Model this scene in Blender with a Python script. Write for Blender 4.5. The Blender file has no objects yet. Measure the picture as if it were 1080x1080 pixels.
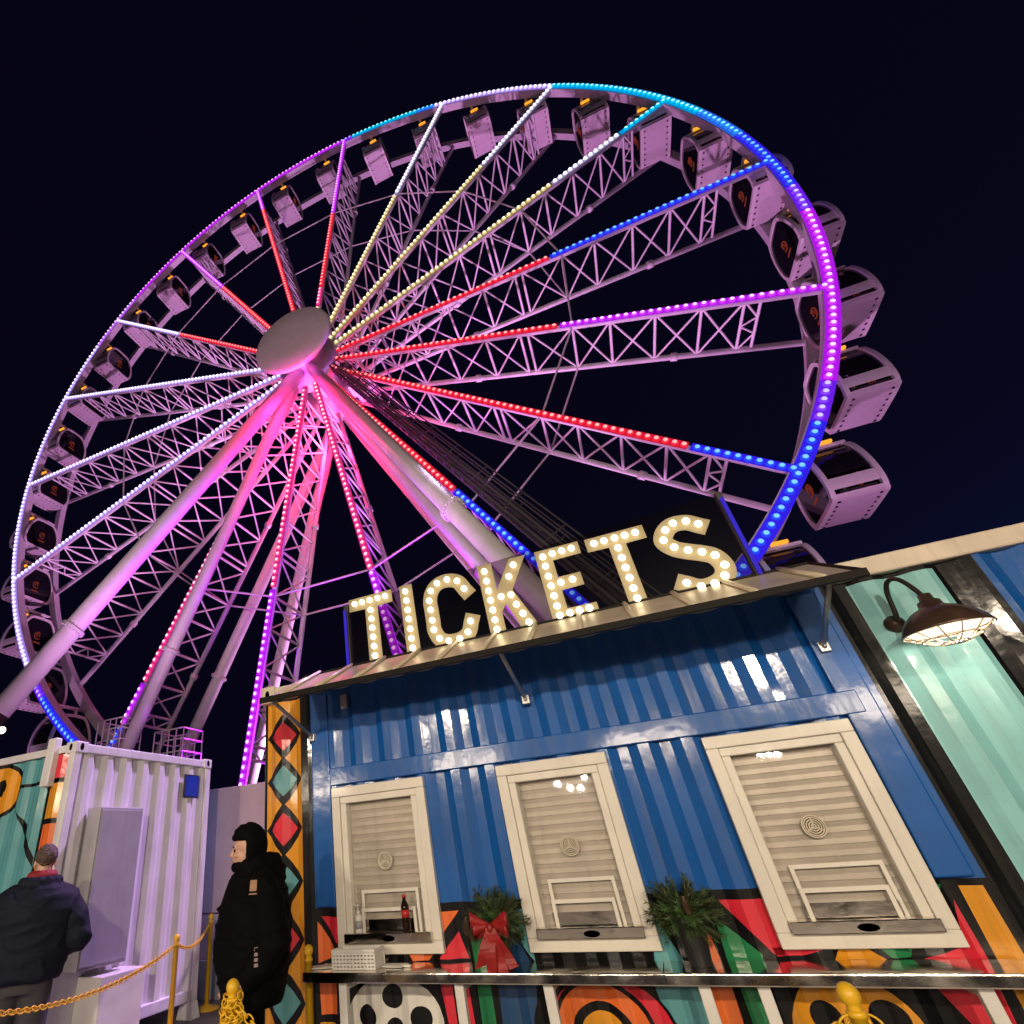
import bpy, bmesh, math, random
from mathutils import Vector, Matrix
from math import sin, cos, pi, radians, sqrt
random.seed(7)
C = bpy.context.scene.collection
S = bpy.context.scene

# ------------------------------------------------------------------ helpers
class MB:
    """collects shapes in world space; build() links them as ONE mesh object"""
    def __init__(s):
        s.v = []; s.f = []; s.m = []; s.mi = 0; s.sm = []; s.smooth = False
    def add(s, vs, fs, smooth=None):
        b = len(s.v); s.v += [Vector(v) for v in vs]
        for f in fs:
            s.f.append([b + i for i in f]); s.m.append(s.mi); s.sm.append(s.smooth if smooth is None else smooth)
        return s
    def box(s, x0, x1, y0, y1, z0, z1, M=None):
        vs = [Vector((x, y, z)) for z in (z0, z1) for y in (y0, y1) for x in (x0, x1)]
        if M: vs = [M @ v for v in vs]
        return s.add(vs, [(0, 2, 3, 1), (4, 5, 7, 6), (0, 1, 5, 4), (2, 6, 7, 3), (0, 4, 6, 2), (1, 3, 7, 5)], False)
    def bbox(s, x0, x1, y0, y1, z0, z1, b=.01, M=None):
        """bevelled box"""
        bm = bmesh.new(); bmesh.ops.create_cube(bm, size=1)
        for v in bm.verts:
            v.co = Vector(((x0 + x1) / 2 + v.co.x * (x1 - x0), (y0 + y1) / 2 + v.co.y * (y1 - y0), (z0 + z1) / 2 + v.co.z * (z1 - z0)))
        bmesh.ops.bevel(bm, geom=bm.edges[:], offset=b, segments=2, affect='EDGES', profile=.5)
        return s.bm(bm, M)
    def bm(s, bm, M=None, smooth=None):
        bm.verts.index_update()
        vs = [(M @ v.co) if M else v.co.copy() for v in bm.verts]
        fs = [[v.index for v in f.verts] for f in bm.faces]
        s.add(vs, fs, smooth); bm.free(); return s
    def tube(s, p0, p1, r, n=8, r1=None, caps=True):
        return s.path([p0, p1], r, n, caps, r1)
    def path(s, pts, r, n=8, caps=True, r1=None, closed=False):
        pts = [Vector(p) for p in pts]; k = len(pts); rings = []
        up = None
        for i, p in enumerate(pts):
            if closed: d = (pts[(i + 1) % k] - pts[i - 1])
            else: d = (pts[min(i + 1, k - 1)] - pts[max(i - 1, 0)])
            d.normalize()
            if up is None:
                up = Vector((0, 0, 1)) if abs(d.z) < .9 else Vector((1, 0, 0))
            a = d.cross(up).normalized(); b = a.cross(d).normalized(); up = b
            rr = r if r1 is None else r + (r1 - r) * i / (k - 1)
            if isinstance(r, (list, tuple)): rr = r[i]
            rings.append([p + a * rr * cos(2 * pi * j / n) + b * rr * sin(2 * pi * j / n) for j in range(n)])
        vs = [v for g in rings for v in g]; fs = []
        for i in range(k if closed else k - 1):
            for j in range(n):
                a0 = i * n + j; a1 = i * n + (j + 1) % n; i2 = (i + 1) % k
                fs.append((a0, a1, i2 * n + (j + 1) % n, i2 * n + j))
        if caps and not closed:
            fs.append(tuple(range(n - 1, -1, -1))); fs.append(tuple((k - 1) * n + j for j in range(n)))
        return s.add(vs, fs, True)
    def lathe(s, prof, c=(0, 0, 0), n=24, M=None, smooth=True):
        """profile of (r, z) turned about z"""
        vs = []; fs = []; c = Vector(c)
        for r, z in prof:
            for j in range(n):
                v = Vector((r * cos(2 * pi * j / n), r * sin(2 * pi * j / n), z))
                vs.append((M @ v if M else v) + c)
        for i in range(len(prof) - 1):
            for j in range(n):
                fs.append((i * n + j, i * n + (j + 1) % n, (i + 1) * n + (j + 1) % n, (i + 1) * n + j))
        if prof[0][0] > 1e-6: fs.append(tuple(range(n - 1, -1, -1)))
        if prof[-1][0] > 1e-6: fs.append(tuple((len(prof) - 1) * n + j for j in range(n)))
        return s.add(vs, fs, smooth)
    def ball(s, c, r, u=10, v=6, sc=(1, 1, 1)):
        c = Vector(c); prof = [(sin(pi * i / v), -cos(pi * i / v)) for i in range(v + 1)]
        vs = []; fs = []
        for a, z in prof:
            for j in range(u):
                vs.append(c + Vector((a * cos(2 * pi * j / u) * r * sc[0], a * sin(2 * pi * j / u) * r * sc[1], z * r * sc[2])))
        for i in range(v):
            for j in range(u):
                fs.append((i * u + j, i * u + (j + 1) % u, (i + 1) * u + (j + 1) % u, (i + 1) * u + j))
        return s.add(vs, fs, True)
    def prism(s, poly, d0, d1, fn):
        """poly of 2D points extruded between depths d0, d1; fn(u, v, d) gives 3D"""
        n = len(poly)
        vs = [fn(u, v, d0) for u, v in poly] + [fn(u, v, d1) for u, v in poly]
        fs = [tuple(range(n)), tuple(range(2 * n - 1, n - 1, -1))]
        for i in range(n): fs.append((i, i + n, (i + 1) % n + n, (i + 1) % n))
        return s.add(vs, fs, False)
    def ribbon(s, a, b):
        """strip of quads between two equal point lists"""
        n = len(a)
        return s.add(list(a) + list(b), [(i, i + 1, n + i + 1, n + i) for i in range(n - 1)], False)
    def build(s, name, mat, parent=None, weld=False):
        me = bpy.data.meshes.new(name)
        o = bpy.data.objects.new(name, me)
        org = wloc(parent) if parent else Vector((0, 0, 0))
        me.from_pydata([tuple(v - org) for v in s.v], [], s.f)
        for m in (mat if isinstance(mat, (list, tuple)) else [mat]): me.materials.append(m)
        me.polygons.foreach_set('material_index', s.m); me.polygons.foreach_set('use_smooth', s.sm)
        bm = bmesh.new(); bm.from_mesh(me)
        if weld: bmesh.ops.remove_doubles(bm, verts=bm.verts, dist=1e-4)
        bmesh.ops.recalc_face_normals(bm, faces=bm.faces); bm.to_mesh(me); bm.free()
        C.objects.link(o)
        if parent: o.parent = parent
        return o

def wloc(o):
    l = Vector((0, 0, 0))
    while o: l += o.location; o = o.parent
    return l
def tag(o, label=None, cat=None, group=None, kind=None):
    if label: o['label'] = label
    if cat: o['category'] = cat
    if group: o['group'] = group
    if kind: o['kind'] = kind
    return o
def thing(name, label, cat, loc=(0, 0, 0), group=None):
    o = bpy.data.objects.new(name, None); C.objects.link(o); o.location = loc
    o.empty_display_size = .1
    return tag(o, label, cat, group)
def copy_tree(o, parent=None):
    c = o.copy(); C.objects.link(c); c.parent = parent
    for ch in list(o.children): copy_tree(ch, c)
    return c

# ------------------------------------------------------------------ materials
def mat(name, col, rough=.5, metal=0., spec=.5, coat=0., coat_rough=.1, noise=0., nscale=8., bump=0., bscale=40., rvar=0., trans=0., grime=0.):
    m = bpy.data.materials.new(name); m.use_nodes = True
    nt = m.node_tree; p = nt.nodes['Principled BSDF']
    p.inputs['Base Color'].default_value = (*col, 1); p.inputs['Roughness'].default_value = rough
    p.inputs['Metallic'].default_value = metal; p.inputs['Specular IOR Level'].default_value = spec
    p.inputs['Coat Weight'].default_value = coat; p.inputs['Coat Roughness'].default_value = coat_rough
    p.inputs['Transmission Weight'].default_value = trans
    tc = nt.nodes.new('ShaderNodeTexCoord')
    if noise or rvar:
        n = nt.nodes.new('ShaderNodeTexNoise'); n.inputs['Scale'].default_value = nscale; n.inputs['Detail'].default_value = 6
        nt.links.new(tc.outputs['Object'], n.inputs['Vector'])
        if noise:
            mr = nt.nodes.new('ShaderNodeMapRange'); mr.inputs['From Min'].default_value = .3; mr.inputs['From Max'].default_value = .7
            mr.inputs['To Min'].default_value = 1 - noise; mr.inputs['To Max'].default_value = 1 + noise
            mx = nt.nodes.new('ShaderNodeVectorMath'); mx.operation = 'SCALE'; mx.inputs[0].default_value = col
            nt.links.new(n.outputs['Fac'], mr.inputs['Value']); nt.links.new(mr.outputs['Result'], mx.inputs['Scale'])
            nt.links.new(mx.outputs['Vector'], p.inputs['Base Color'])
        if rvar:
            mr2 = nt.nodes.new('ShaderNodeMapRange'); mr2.inputs['From Min'].default_value = .3; mr2.inputs['From Max'].default_value = .7
            mr2.inputs['To Min'].default_value = max(.02, rough - rvar); mr2.inputs['To Max'].default_value = rough + rvar
            nt.links.new(n.outputs['Fac'], mr2.inputs['Value']); nt.links.new(mr2.outputs['Result'], p.inputs['Roughness'])
    if grime:      # vertical dirt streaks, smudges and worn specks
        mp = nt.nodes.new('ShaderNodeMapping'); mp.inputs['Scale'].default_value = (9, 9, .8); nt.links.new(tc.outputs['Object'], mp.inputs['Vector'])
        g1 = nt.nodes.new('ShaderNodeTexNoise'); g1.inputs['Scale'].default_value = 1.6; g1.inputs['Detail'].default_value = 9; g1.inputs['Roughness'].default_value = .7; nt.links.new(mp.outputs[0], g1.inputs['Vector'])
        g2 = nt.nodes.new('ShaderNodeTexNoise'); g2.inputs['Scale'].default_value = 55; g2.inputs['Detail'].default_value = 3; nt.links.new(tc.outputs['Object'], g2.inputs['Vector'])
        r1 = nt.nodes.new('ShaderNodeMapRange'); r1.inputs['From Min'].default_value = .50; r1.inputs['From Max'].default_value = .78; r1.inputs['To Max'].default_value = grime; nt.links.new(g1.outputs['Fac'], r1.inputs['Value'])
        r2 = nt.nodes.new('ShaderNodeMapRange'); r2.inputs['From Min'].default_value = .70; r2.inputs['From Max'].default_value = .76; r2.inputs['To Max'].default_value = grime * .9; nt.links.new(g2.outputs['Fac'], r2.inputs['Value'])
        mxx = nt.nodes.new('ShaderNodeMath'); mxx.operation = 'MAXIMUM'; nt.links.new(r1.outputs[0], mxx.inputs[0]); nt.links.new(r2.outputs[0], mxx.inputs[1])
        gm = nt.nodes.new('ShaderNodeMix'); gm.data_type = 'RGBA'; gm.inputs['B'].default_value = (.06, .05, .042, 1); nt.links.new(mxx.outputs[0], gm.inputs['Factor'])
        src = p.inputs['Base Color'].links
        if src: nt.links.new(src[0].from_socket, gm.inputs['A'])
        else: gm.inputs['A'].default_value = (*col, 1)
        nt.links.new(gm.outputs['Result'], p.inputs['Base Color'])
        if coat:
            rc = nt.nodes.new('ShaderNodeMapRange'); rc.inputs['To Min'].default_value = coat_rough * .8; rc.inputs['To Max'].default_value = .45; nt.links.new(mxx.outputs[0], rc.inputs['Value']); nt.links.new(rc.outputs[0], p.inputs['Coat Roughness'])
    if bump:
        n2 = nt.nodes.new('ShaderNodeTexNoise'); n2.inputs['Scale'].default_value = bscale; n2.inputs['Detail'].default_value = 4
        nt.links.new(tc.outputs['Object'], n2.inputs['Vector'])
        b = nt.nodes.new('ShaderNodeBump'); b.inputs['Strength'].default_value = bump; b.inputs['Distance'].default_value = .02
        nt.links.new(n2.outputs['Fac'], b.inputs['Height']); nt.links.new(b.outputs['Normal'], p.inputs['Normal'])
        if coat: nt.links.new(b.outputs['Normal'], p.inputs['Coat Normal'])
    return m
def emit(name, col, strength, sample=True):
    m = bpy.data.materials.new(name); m.use_nodes = True; nt = m.node_tree
    nt.nodes.remove(nt.nodes['Principled BSDF'])
    e = nt.nodes.new('ShaderNodeEmission'); e.inputs['Color'].default_value = (*col, 1); e.inputs['Strength'].default_value = strength
    nt.links.new(e.outputs[0], nt.nodes['Material Output'].inputs['Surface'])
    m.cycles.emission_sampling = 'AUTO' if sample else 'NONE'
    return m
def clear(name, tint, gloss=.08, rough=.03):
    """tinted see-through sheet: straight transparency plus a glossy reflection"""
    m = bpy.data.materials.new(name); m.use_nodes = True; nt = m.node_tree
    nt.nodes.remove(nt.nodes['Principled BSDF'])
    t = nt.nodes.new('ShaderNodeBsdfTransparent'); t.inputs['Color'].default_value = (*tint, 1)
    g = nt.nodes.new('ShaderNodeBsdfGlossy'); g.inputs['Roughness'].default_value = rough
    fr = nt.nodes.new('ShaderNodeFresnel'); fr.inputs['IOR'].default_value = 1.45
    ad = nt.nodes.new('ShaderNodeMath'); ad.operation = 'MULTIPLY'; ad.inputs[1].default_value = gloss / .04
    mx = nt.nodes.new('ShaderNodeMixShader')
    nt.links.new(fr.outputs[0], ad.inputs[0]); nt.links.new(ad.outputs[0], mx.inputs['Fac'])
    nt.links.new(t.outputs[0], mx.inputs[1]); nt.links.new(g.outputs[0], mx.inputs[2])
    nt.links.new(mx.outputs[0], nt.nodes['Material Output'].inputs['Surface'])
    return m

M = {}
gl = dict(rough=.5, spec=.3, coat=.55, coat_rough=.13, noise=.10, nscale=3, bump=.17, bscale=3.2, grime=.38)
M['blue'] = mat('gloss_blue_paint', (.001, .085, .34), **gl)
M['dblue'] = mat('deep_blue_paint', (.008, .05, .14), **gl)
M['black'] = mat('black_paint', (.004, .004, .005), **{**gl, 'spec': .12, 'coat': .35})
M['red'] = mat('red_paint', (.66, .018, .04), **gl)
M['orange'] = mat('orange_paint', (.76, .15, .025), **gl)
M['yellow'] = mat('ochre_yellow_paint', (.70, .29, .012), **gl)
M['green'] = mat('green_paint', (.012, .20, .07), **gl)
M['teal'] = mat('teal_paint', (.09, .30, .33), **gl)
M['mint'] = mat('mint_paint', (.23, .52, .53), **gl)
M['mural_white'] = mat('white_mural_paint', (.72, .70, .64), **gl)
M['cream'] = mat('cream_paint', (.62, .53, .42), grime=.3, rough=.5, noise=.1, nscale=5)
M['frame'] = mat('cream_vinyl', (.66, .62, .545), grime=.16, rough=.42, noise=.06, nscale=4, coat=.2)
M['shutter'] = mat('beige_slats', (.66, .61, .54), rough=.36, metal=.1, noise=.12, nscale=6, grime=.25)
M['inside'] = mat('dark_interior', (.03, .027, .022), rough=.8, noise=.1)
M['steel'] = mat('stainless_steel', (.66, .61, .54), rough=.13, metal=1., rvar=.05, nscale=6, bump=.10, bscale=9)
M['grille_back'] = mat('grille_back', (.06, .05, .04), rough=.5, noise=.1)
M['grille'] = mat('grille_cream', (.62, .55, .44), rough=.5, noise=.1)
M['galv'] = mat('galvanised_steel', (.42, .42, .42), rough=.4, metal=.8, noise=.1, nscale=15)
M['awning'] = mat('awning_metal', (.56, .49, .37), rough=.36, metal=.35, noise=.08, nscale=5, rvar=.08, bump=.05, bscale=6)
M['dark_metal'] = mat('dark_bronze_metal', (.03, .024, .02), rough=.42, metal=.3, noise=.1)
M['letter'] = mat('letter_gold_metal', (.48, .41, .25), rough=.42, metal=.3, noise=.06, nscale=8)
M['letter_face'] = mat('letter_cream_face', (.32, .265, .15), rough=.5, noise=.06, nscale=10)
M['bulb'] = emit('warm_bulb', (1., .84, .55), 4.2)
M['seam'] = mat('seam_metal', (.60, .52, .38), rough=.4, metal=.2, noise=.1)
M['fascia'] = mat('dark_fascia', (.008, .006, .005), spec=.15, rough=.6, noise=.1)
M['black_plastic'] = mat('black_plastic', (.012, .012, .013), rough=.45, noise=.1)
M['wheel'] = mat('white_wheel_steel', (.66, .62, .66), rough=.45, noise=.08, nscale=2)
M['cap'] = mat('hub_cap_paint', (.78, .66, .68), rough=.5, noise=.05, nscale=3)
M['walk'] = mat('dark_walkway_steel', (.05, .045, .05), rough=.6, noise=.1)
M['gond'] = mat('gondola_white', (.66, .62, .62), rough=.4, noise=.06, nscale=6)
M['gfloor'] = mat('gondola_floor_paint', (.60, .52, .57), rough=.5, noise=.06, nscale=6)
M['gglass'] = mat('dark_gondola_glass', (.010, .009, .012), rough=.06, spec=.6, noise=.3, nscale=3)
M['stud'] = mat('dark_studs', (.03, .02, .03), rough=.6, noise=.1)
M['amber'] = emit('amber_lamp', (1., .36, .03), 1.3)
M['logo'] = emit('backlit_orange_mark', (.7, .10, .06), .22, False)
M['cont_white'] = mat('container_white_paint', (.68, .66, .68), grime=.25, rough=.42, coat=.3, coat_rough=.2, noise=.08, nscale=3, bump=.05, bscale=10)
M['grey_box'] = mat('grey_cabinet', (.33, .32, .34), rough=.5, noise=.06, nscale=5, grime=.2)
M['panel'] = mat('pale_hoarding', (.56, .40, .45), rough=.4, noise=.12, nscale=2)
M['notice'] = mat('blue_notice', (.01, .04, .33), rough=.4, noise=.1)
M['post_yellow'] = mat('yellow_plastic', (.72, .42, .015), rough=.4, noise=.06)
M['ground'] = mat('plaza_concrete', (.16, .15, .15), rough=.75, noise=.18, nscale=2.5, bump=.15, bscale=25)
M['needle'] = mat('evergreen_needles', (.035, .075, .018), rough=.6, noise=.45, nscale=14)
M['ribbon'] = mat('red_ribbon', (.27, .010, .010), rough=.5, noise=.2, nscale=20)
M['pot'] = mat('black_planter', (.012, .012, .013), rough=.5, noise=.1)
M['cone'] = mat('pine_cone_scales', (.16, .10, .06), rough=.7, noise=.3, nscale=30)
M['white_pl'] = mat('white_plastic', (.66, .64, .60), rough=.45, noise=.05)
M['paper'] = mat('white_paper', (.70, .68, .62), rough=.7, noise=.06)
M['cola'] = mat('dark_cola', (.015, .006, .004), rough=.08, noise=.1)
M['cola_label'] = mat('red_label', (.42, .02, .02), rough=.4, noise=.1)
M['glass'] = clear('window_glass', (.92, .91, .90), .09)
M['tint'] = clear('smoked_sheet', (.42, .37, .40), .004, .3)
M['skin'] = mat('skin', (.50, .29, .21), rough=.5, noise=.06, nscale=20)
M['hair_grey'] = mat('greying_hair', (.075, .05, .038), rough=.7, noise=.6, nscale=70, bump=.5, bscale=160)
M['navy'] = mat('navy_cloth', (.007, .010, .020), spec=.15, rough=.75, noise=.2, nscale=8, bump=.4, bscale=14)
M['black_cloth'] = mat('black_cloth', (.0022, .0022, .0026), spec=.08, rough=.85, noise=.2, nscale=8, bump=.4, bscale=12)
M['red_cloth'] = mat('red_cloth', (.22, .010, .014), rough=.8, noise=.2, nscale=20)
M['grey_cloth'] = mat('grey_cloth', (.035, .034, .04), rough=.85, noise=.2, nscale=10)
M['print'] = mat('pale_print', (.22, .17, .17), rough=.7, noise=.2, nscale=60)
M['patch'] = mat('tan_patch', (.30, .17, .10), rough=.7, noise=.2, nscale=40)
M['lamp_in'] = emit('lamp_reflector_glow', (1., .78, .50), 2.2)
M['lamp_out'] = mat('aged_bronze', (.085, .05, .035), rough=.38, metal=.5, noise=.25, nscale=12, coat=.4)
M['globe'] = emit('globe_glow', (1., .85, .6), 5.)
M['post_sheen'] = emit('blue_post_sheen', (.05, .03, .6), .9)
LED = {  # (core colour, strength), (lens dome colour, strength), strip colour painting the bloom round the diodes
 'blue': ((.16, .46, 1.), 1.5, (.02, .06, 1.), 1.15, (.028, .012, .66)), 'violet': ((.50, .42, 1.), 1.5, (.22, .05, 1.), 1.1, (.12, .01, .66)), 'cyan': ((.40, .96, 1.), 1.5, (.0, .52, .85), 1.1, (.0, .24, .58)),
 'sky': ((.22, .72, 1.), 1.5, (.02, .24, 1.), 1.1, (.015, .10, .62)), 'purple': ((1., .55, 1.), 1.5, (.62, .04, .92), 1.1, (.36, .008, .66)),
 'lilac': ((1., .75, 1.), 1.6, (.62, .22, .98), 1.1, (.30, .06, .62)), 'white': ((1., .95, 1.), 2., (.76, .62, 1.), 1.15, (.28, .17, .66)),
 'cool': ((1., .98, 1.), 2., (.86, .82, .95), 1.1, (.24, .21, .38)), 'warm': ((1., .95, .70), 1.9, (.80, .62, .26), 1.1, (.24, .18, .07)), 'red': ((1., .40, .40), 1.4, (.92, .02, .05), 1.1, (.55, .008, .03)), 'pink': ((1., .60, .72), 1.5, (.95, .05, .26), 1.1, (.5, .012, .16))}
for k, (a, p_, b, q_, c_) in LED.items():
    M['dot_' + k] = emit('led_core_' + k, a, p_, False); M['dome_' + k] = emit('led_dome_' + k, b, q_, False)
    M['halo_' + k] = emit('led_halo_' + k, c_, 1.2, True)

# ------------------------------------------------------------------ world, camera
w = bpy.data.worlds.new('World'); S.world = w; w.use_nodes = True
nt = w.node_tree; bg = nt.nodes['Background']
sky = nt.nodes.new('ShaderNodeTexSky'); sky.sky_type = 'NISHITA'; sky.sun_disc = False
sky.sun_elevation = radians(-7.0); sky.sun_rotation = radians(62); sky.altitude = 0; sky.air_density = 1.; sky.dust_density = .6; sky.ozone_density = 3.
ad = nt.nodes.new('ShaderNodeMix'); ad.data_type = 'RGBA'; ad.blend_type = 'ADD'; ad.inputs['Factor'].default_value = 1.
sc_ = nt.nodes.new('ShaderNodeVectorMath'); sc_.operation = 'SCALE'; sc_.inputs['Scale'].default_value = 40.0
nt.links.new(sky.outputs[0], sc_.inputs[0]); nt.links.new(sc_.outputs[0], ad.inputs['A'])
ad.inputs['B'].default_value = (.018, .014, .07, 1)
nt.links.new(ad.outputs['Result'], bg.inputs['Color']); bg.inputs['Strength'].default_value = .1

D = 4.55; H = 1.5
cam = bpy.data.cameras.new('camera'); co = bpy.data.objects.new('camera', cam); C.objects.link(co); S.camera = co
cam.sensor_width = 36; cam.sensor_fit = 'HORIZONTAL'; cam.lens = 565.7007 / 1080 * 36
cam.shift_x = (540 - 373.5643) / 1080; cam.shift_y = (549.5189 - 540) / 1080
cam.clip_start = .05; cam.clip_end = 2000
pit, rol, yaw = .5521, .0867, .4253
# camera looks along +Y rotated by yaw about Z, pitched up, rolled
co.matrix_world = Matrix.Translation((0, -D, H)) @ Matrix.Rotation(yaw, 4, 'Z') @ Matrix.Rotation(pi / 2 + pit, 4, 'X') @ Matrix.Rotation(-rol, 4, 'Z')
S.view_settings.view_transform = 'Standard'; S.view_settings.look = 'None'; S.view_settings.exposure = 0; S.view_settings.gamma = 1

# ------------------------------------------------------------------ ground
g = MB(); g.add([(-300, -200, 0), (300, -200, 0), (300, 400, 0), (-300, 400, 0)], [(0, 1, 2, 3)])
tag(g.build('ground', M['ground']), kind='structure')

# ------------------------------------------------------------------ corrugated sheets
PITCH = .278
def corr(x, depth=.036):
    t = ((x + .02) % PITCH)
    if t < .072: return 0.
    if t < .14: return depth * (t - .072) / .068
    if t < .21: return depth
    return depth * (1 - (t - .21) / .068)
def cbreaks(x0, x1):
    o = []; k = math.floor((x0 + .02) / PITCH) - 1
    while k * PITCH - .02 < x1:
        for t in (0, .072, .14, .21):
            x = k * PITCH - .02 + t
            if x0 + 1e-4 < x < x1 - 1e-4: o.append(x)
        k += 1
    return [x0] + o + [x1]
def clipx(poly, xa, xb):
    def half(p, keep, xc):
        o = []
        for i in range(len(p)):
            a, b = p[i - 1], p[i]
            ka, kb = keep(a[0]), keep(b[0])
            if ka != kb:
                t = (xc - a[0]) / (b[0] - a[0]); o.append((xc, a[1] + t * (b[1] - a[1])))
            if kb: o.append(b)
        return o
    p = half(poly, lambda x: x >= xa, xa)
    return half(p, lambda x: x <= xb, xb) if len(p) > 2 else []
def paint(mb, poly, layer, fn, cf=corr):
    """painted shape lying on the corrugations; fn(u, depth, z) -> 3D"""
    xs = cbreaks(min(p[0] for p in poly), max(p[0] for p in poly))
    for xa, xb in zip(xs, xs[1:]):
        q = clipx(poly, xa, xb)
        if len(q) < 3: continue
        ya, yb = cf(xa + 1e-6), cf(xb - 1e-6)
        mb.add([fn(x, (ya + (yb - ya) * (x - xa) / (xb - xa)) - .0012 * layer, z) for x, z in q], [tuple(range(len(q)))])
def circ(cx, cz, rx, rz=None, n=32, a0=0, a1=2 * pi):
    rz = rz or rx
    return [(cx + rx * cos(a0 + (a1 - a0) * i / n), cz + rz * sin(a0 + (a1 - a0) * i / n)) for i in range(n)]
def rect(x0, x1, z0, z1): return [(x0, z0), (x1, z0), (x1, z1), (x0, z1)]
def sheet(mb, x0, x1, z0, z1, holes, fn):
    xs = cbreaks(x0, x1)
    for h in holes: xs += [h[0], h[1]]
    xs = sorted(set(round(x, 5) for x in xs)); zs = sorted(set([z0, z1] + [h[2] for h in holes] + [h[3] for h in holes]))
    for xa, xb in zip(xs, xs[1:]):
        for za, zb in zip(zs, zs[1:]):
            xm, zm = (xa + xb) / 2, (za + zb) / 2
            if any(h[0] < xm < h[1] and h[2] < zm < h[3] for h in holes): continue
            ya, yb = corr(xa + 1e-6), corr(xb - 1e-6)
            mb.add([fn(xa, ya, za), fn(xb, yb, za), fn(xb, yb, zb), fn(xa, ya, zb)], [(0, 1, 2, 3)])

# ------------------------------------------------------------------ ticket booth
X0, X1 = -3.22, 2.86
booth = thing('ticket_booth', 'glossy blue shipping container ticket booth with bold painted mural and three service windows', 'ticket booth', (-.2, 1.2, 0))
F = lambda x, y, z: (x, y, z)
WIN = [(-2.465, -1.655), (-1.03, -.26), (.39, 1.18)]
WZ0, WZ1 = .868, 1.972
mb = MB(); sheet(mb, X0, X1, .15, 2.83, [(a, b, WZ0, WZ1) for a, b in WIN], F)
mb.box(X0, X0 + .03, .05, 2.4, .15, 2.83); mb.box(X1 - .03, X1, .05, 2.4, .15, 2.83); mb.box(X0, X1, 2.37, 2.4, .15, 2.83)
mb.build('wall', M['blue'], booth)
PAL = ['black', 'red', 'orange', 'yellow', 'green', 'teal', 'mint', 'dblue', 'mural_white', 'blue']
mu = MB()
def P(col, layer, poly, b=mu, fn=F):
    # shrink to avoid window openings is not needed: frames sit proud of the paint
    b.mi = PAL.index(col); paint(b, poly, layer, fn)
def Pw(col, layer, poly):
    """painted shape with the window openings cut out (split in strips)"""
    cuts = sorted([x for ab in WIN for x in ab])
    lo, hi = min(p[0] for p in poly), max(p[0] for p in poly)
    xs = [lo] + [c for c in cuts if lo < c < hi] + [hi]
    for xa, xb in zip(xs, xs[1:]):
        q = clipx(poly, xa, xb)
        if len(q) < 3: continue
        xm = (xa + xb) / 2
        if any(a < xm < b for a, b in WIN):
            q = [(x, z) for z, x in clipx([(z, x) for x, z in q], -9, WZ0)]
            if len(q) < 3: continue
        P(col, layer, q)
# pillar of harlequin diamonds on the left
P('black', 1, rect(X0 + .001, -2.70, .15, 2.83))
P('yellow', 2, rect(-3.19, -2.80, .16, 2.81))
zc = 2.49; i = 0
while zc > .2:
    h, wd = .205, .20
    P('black', 3, [(-3.19 - .0, zc), (-2.995, zc - h), (-2.80, zc), (-2.995, zc + h)])
    P('red' if i % 2 == 0 else 'teal', 4, [(-3.125, zc), (-2.995, zc - .128), (-2.865, zc), (-2.995, zc + .128)])
    zc -= .385; i += 1
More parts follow.
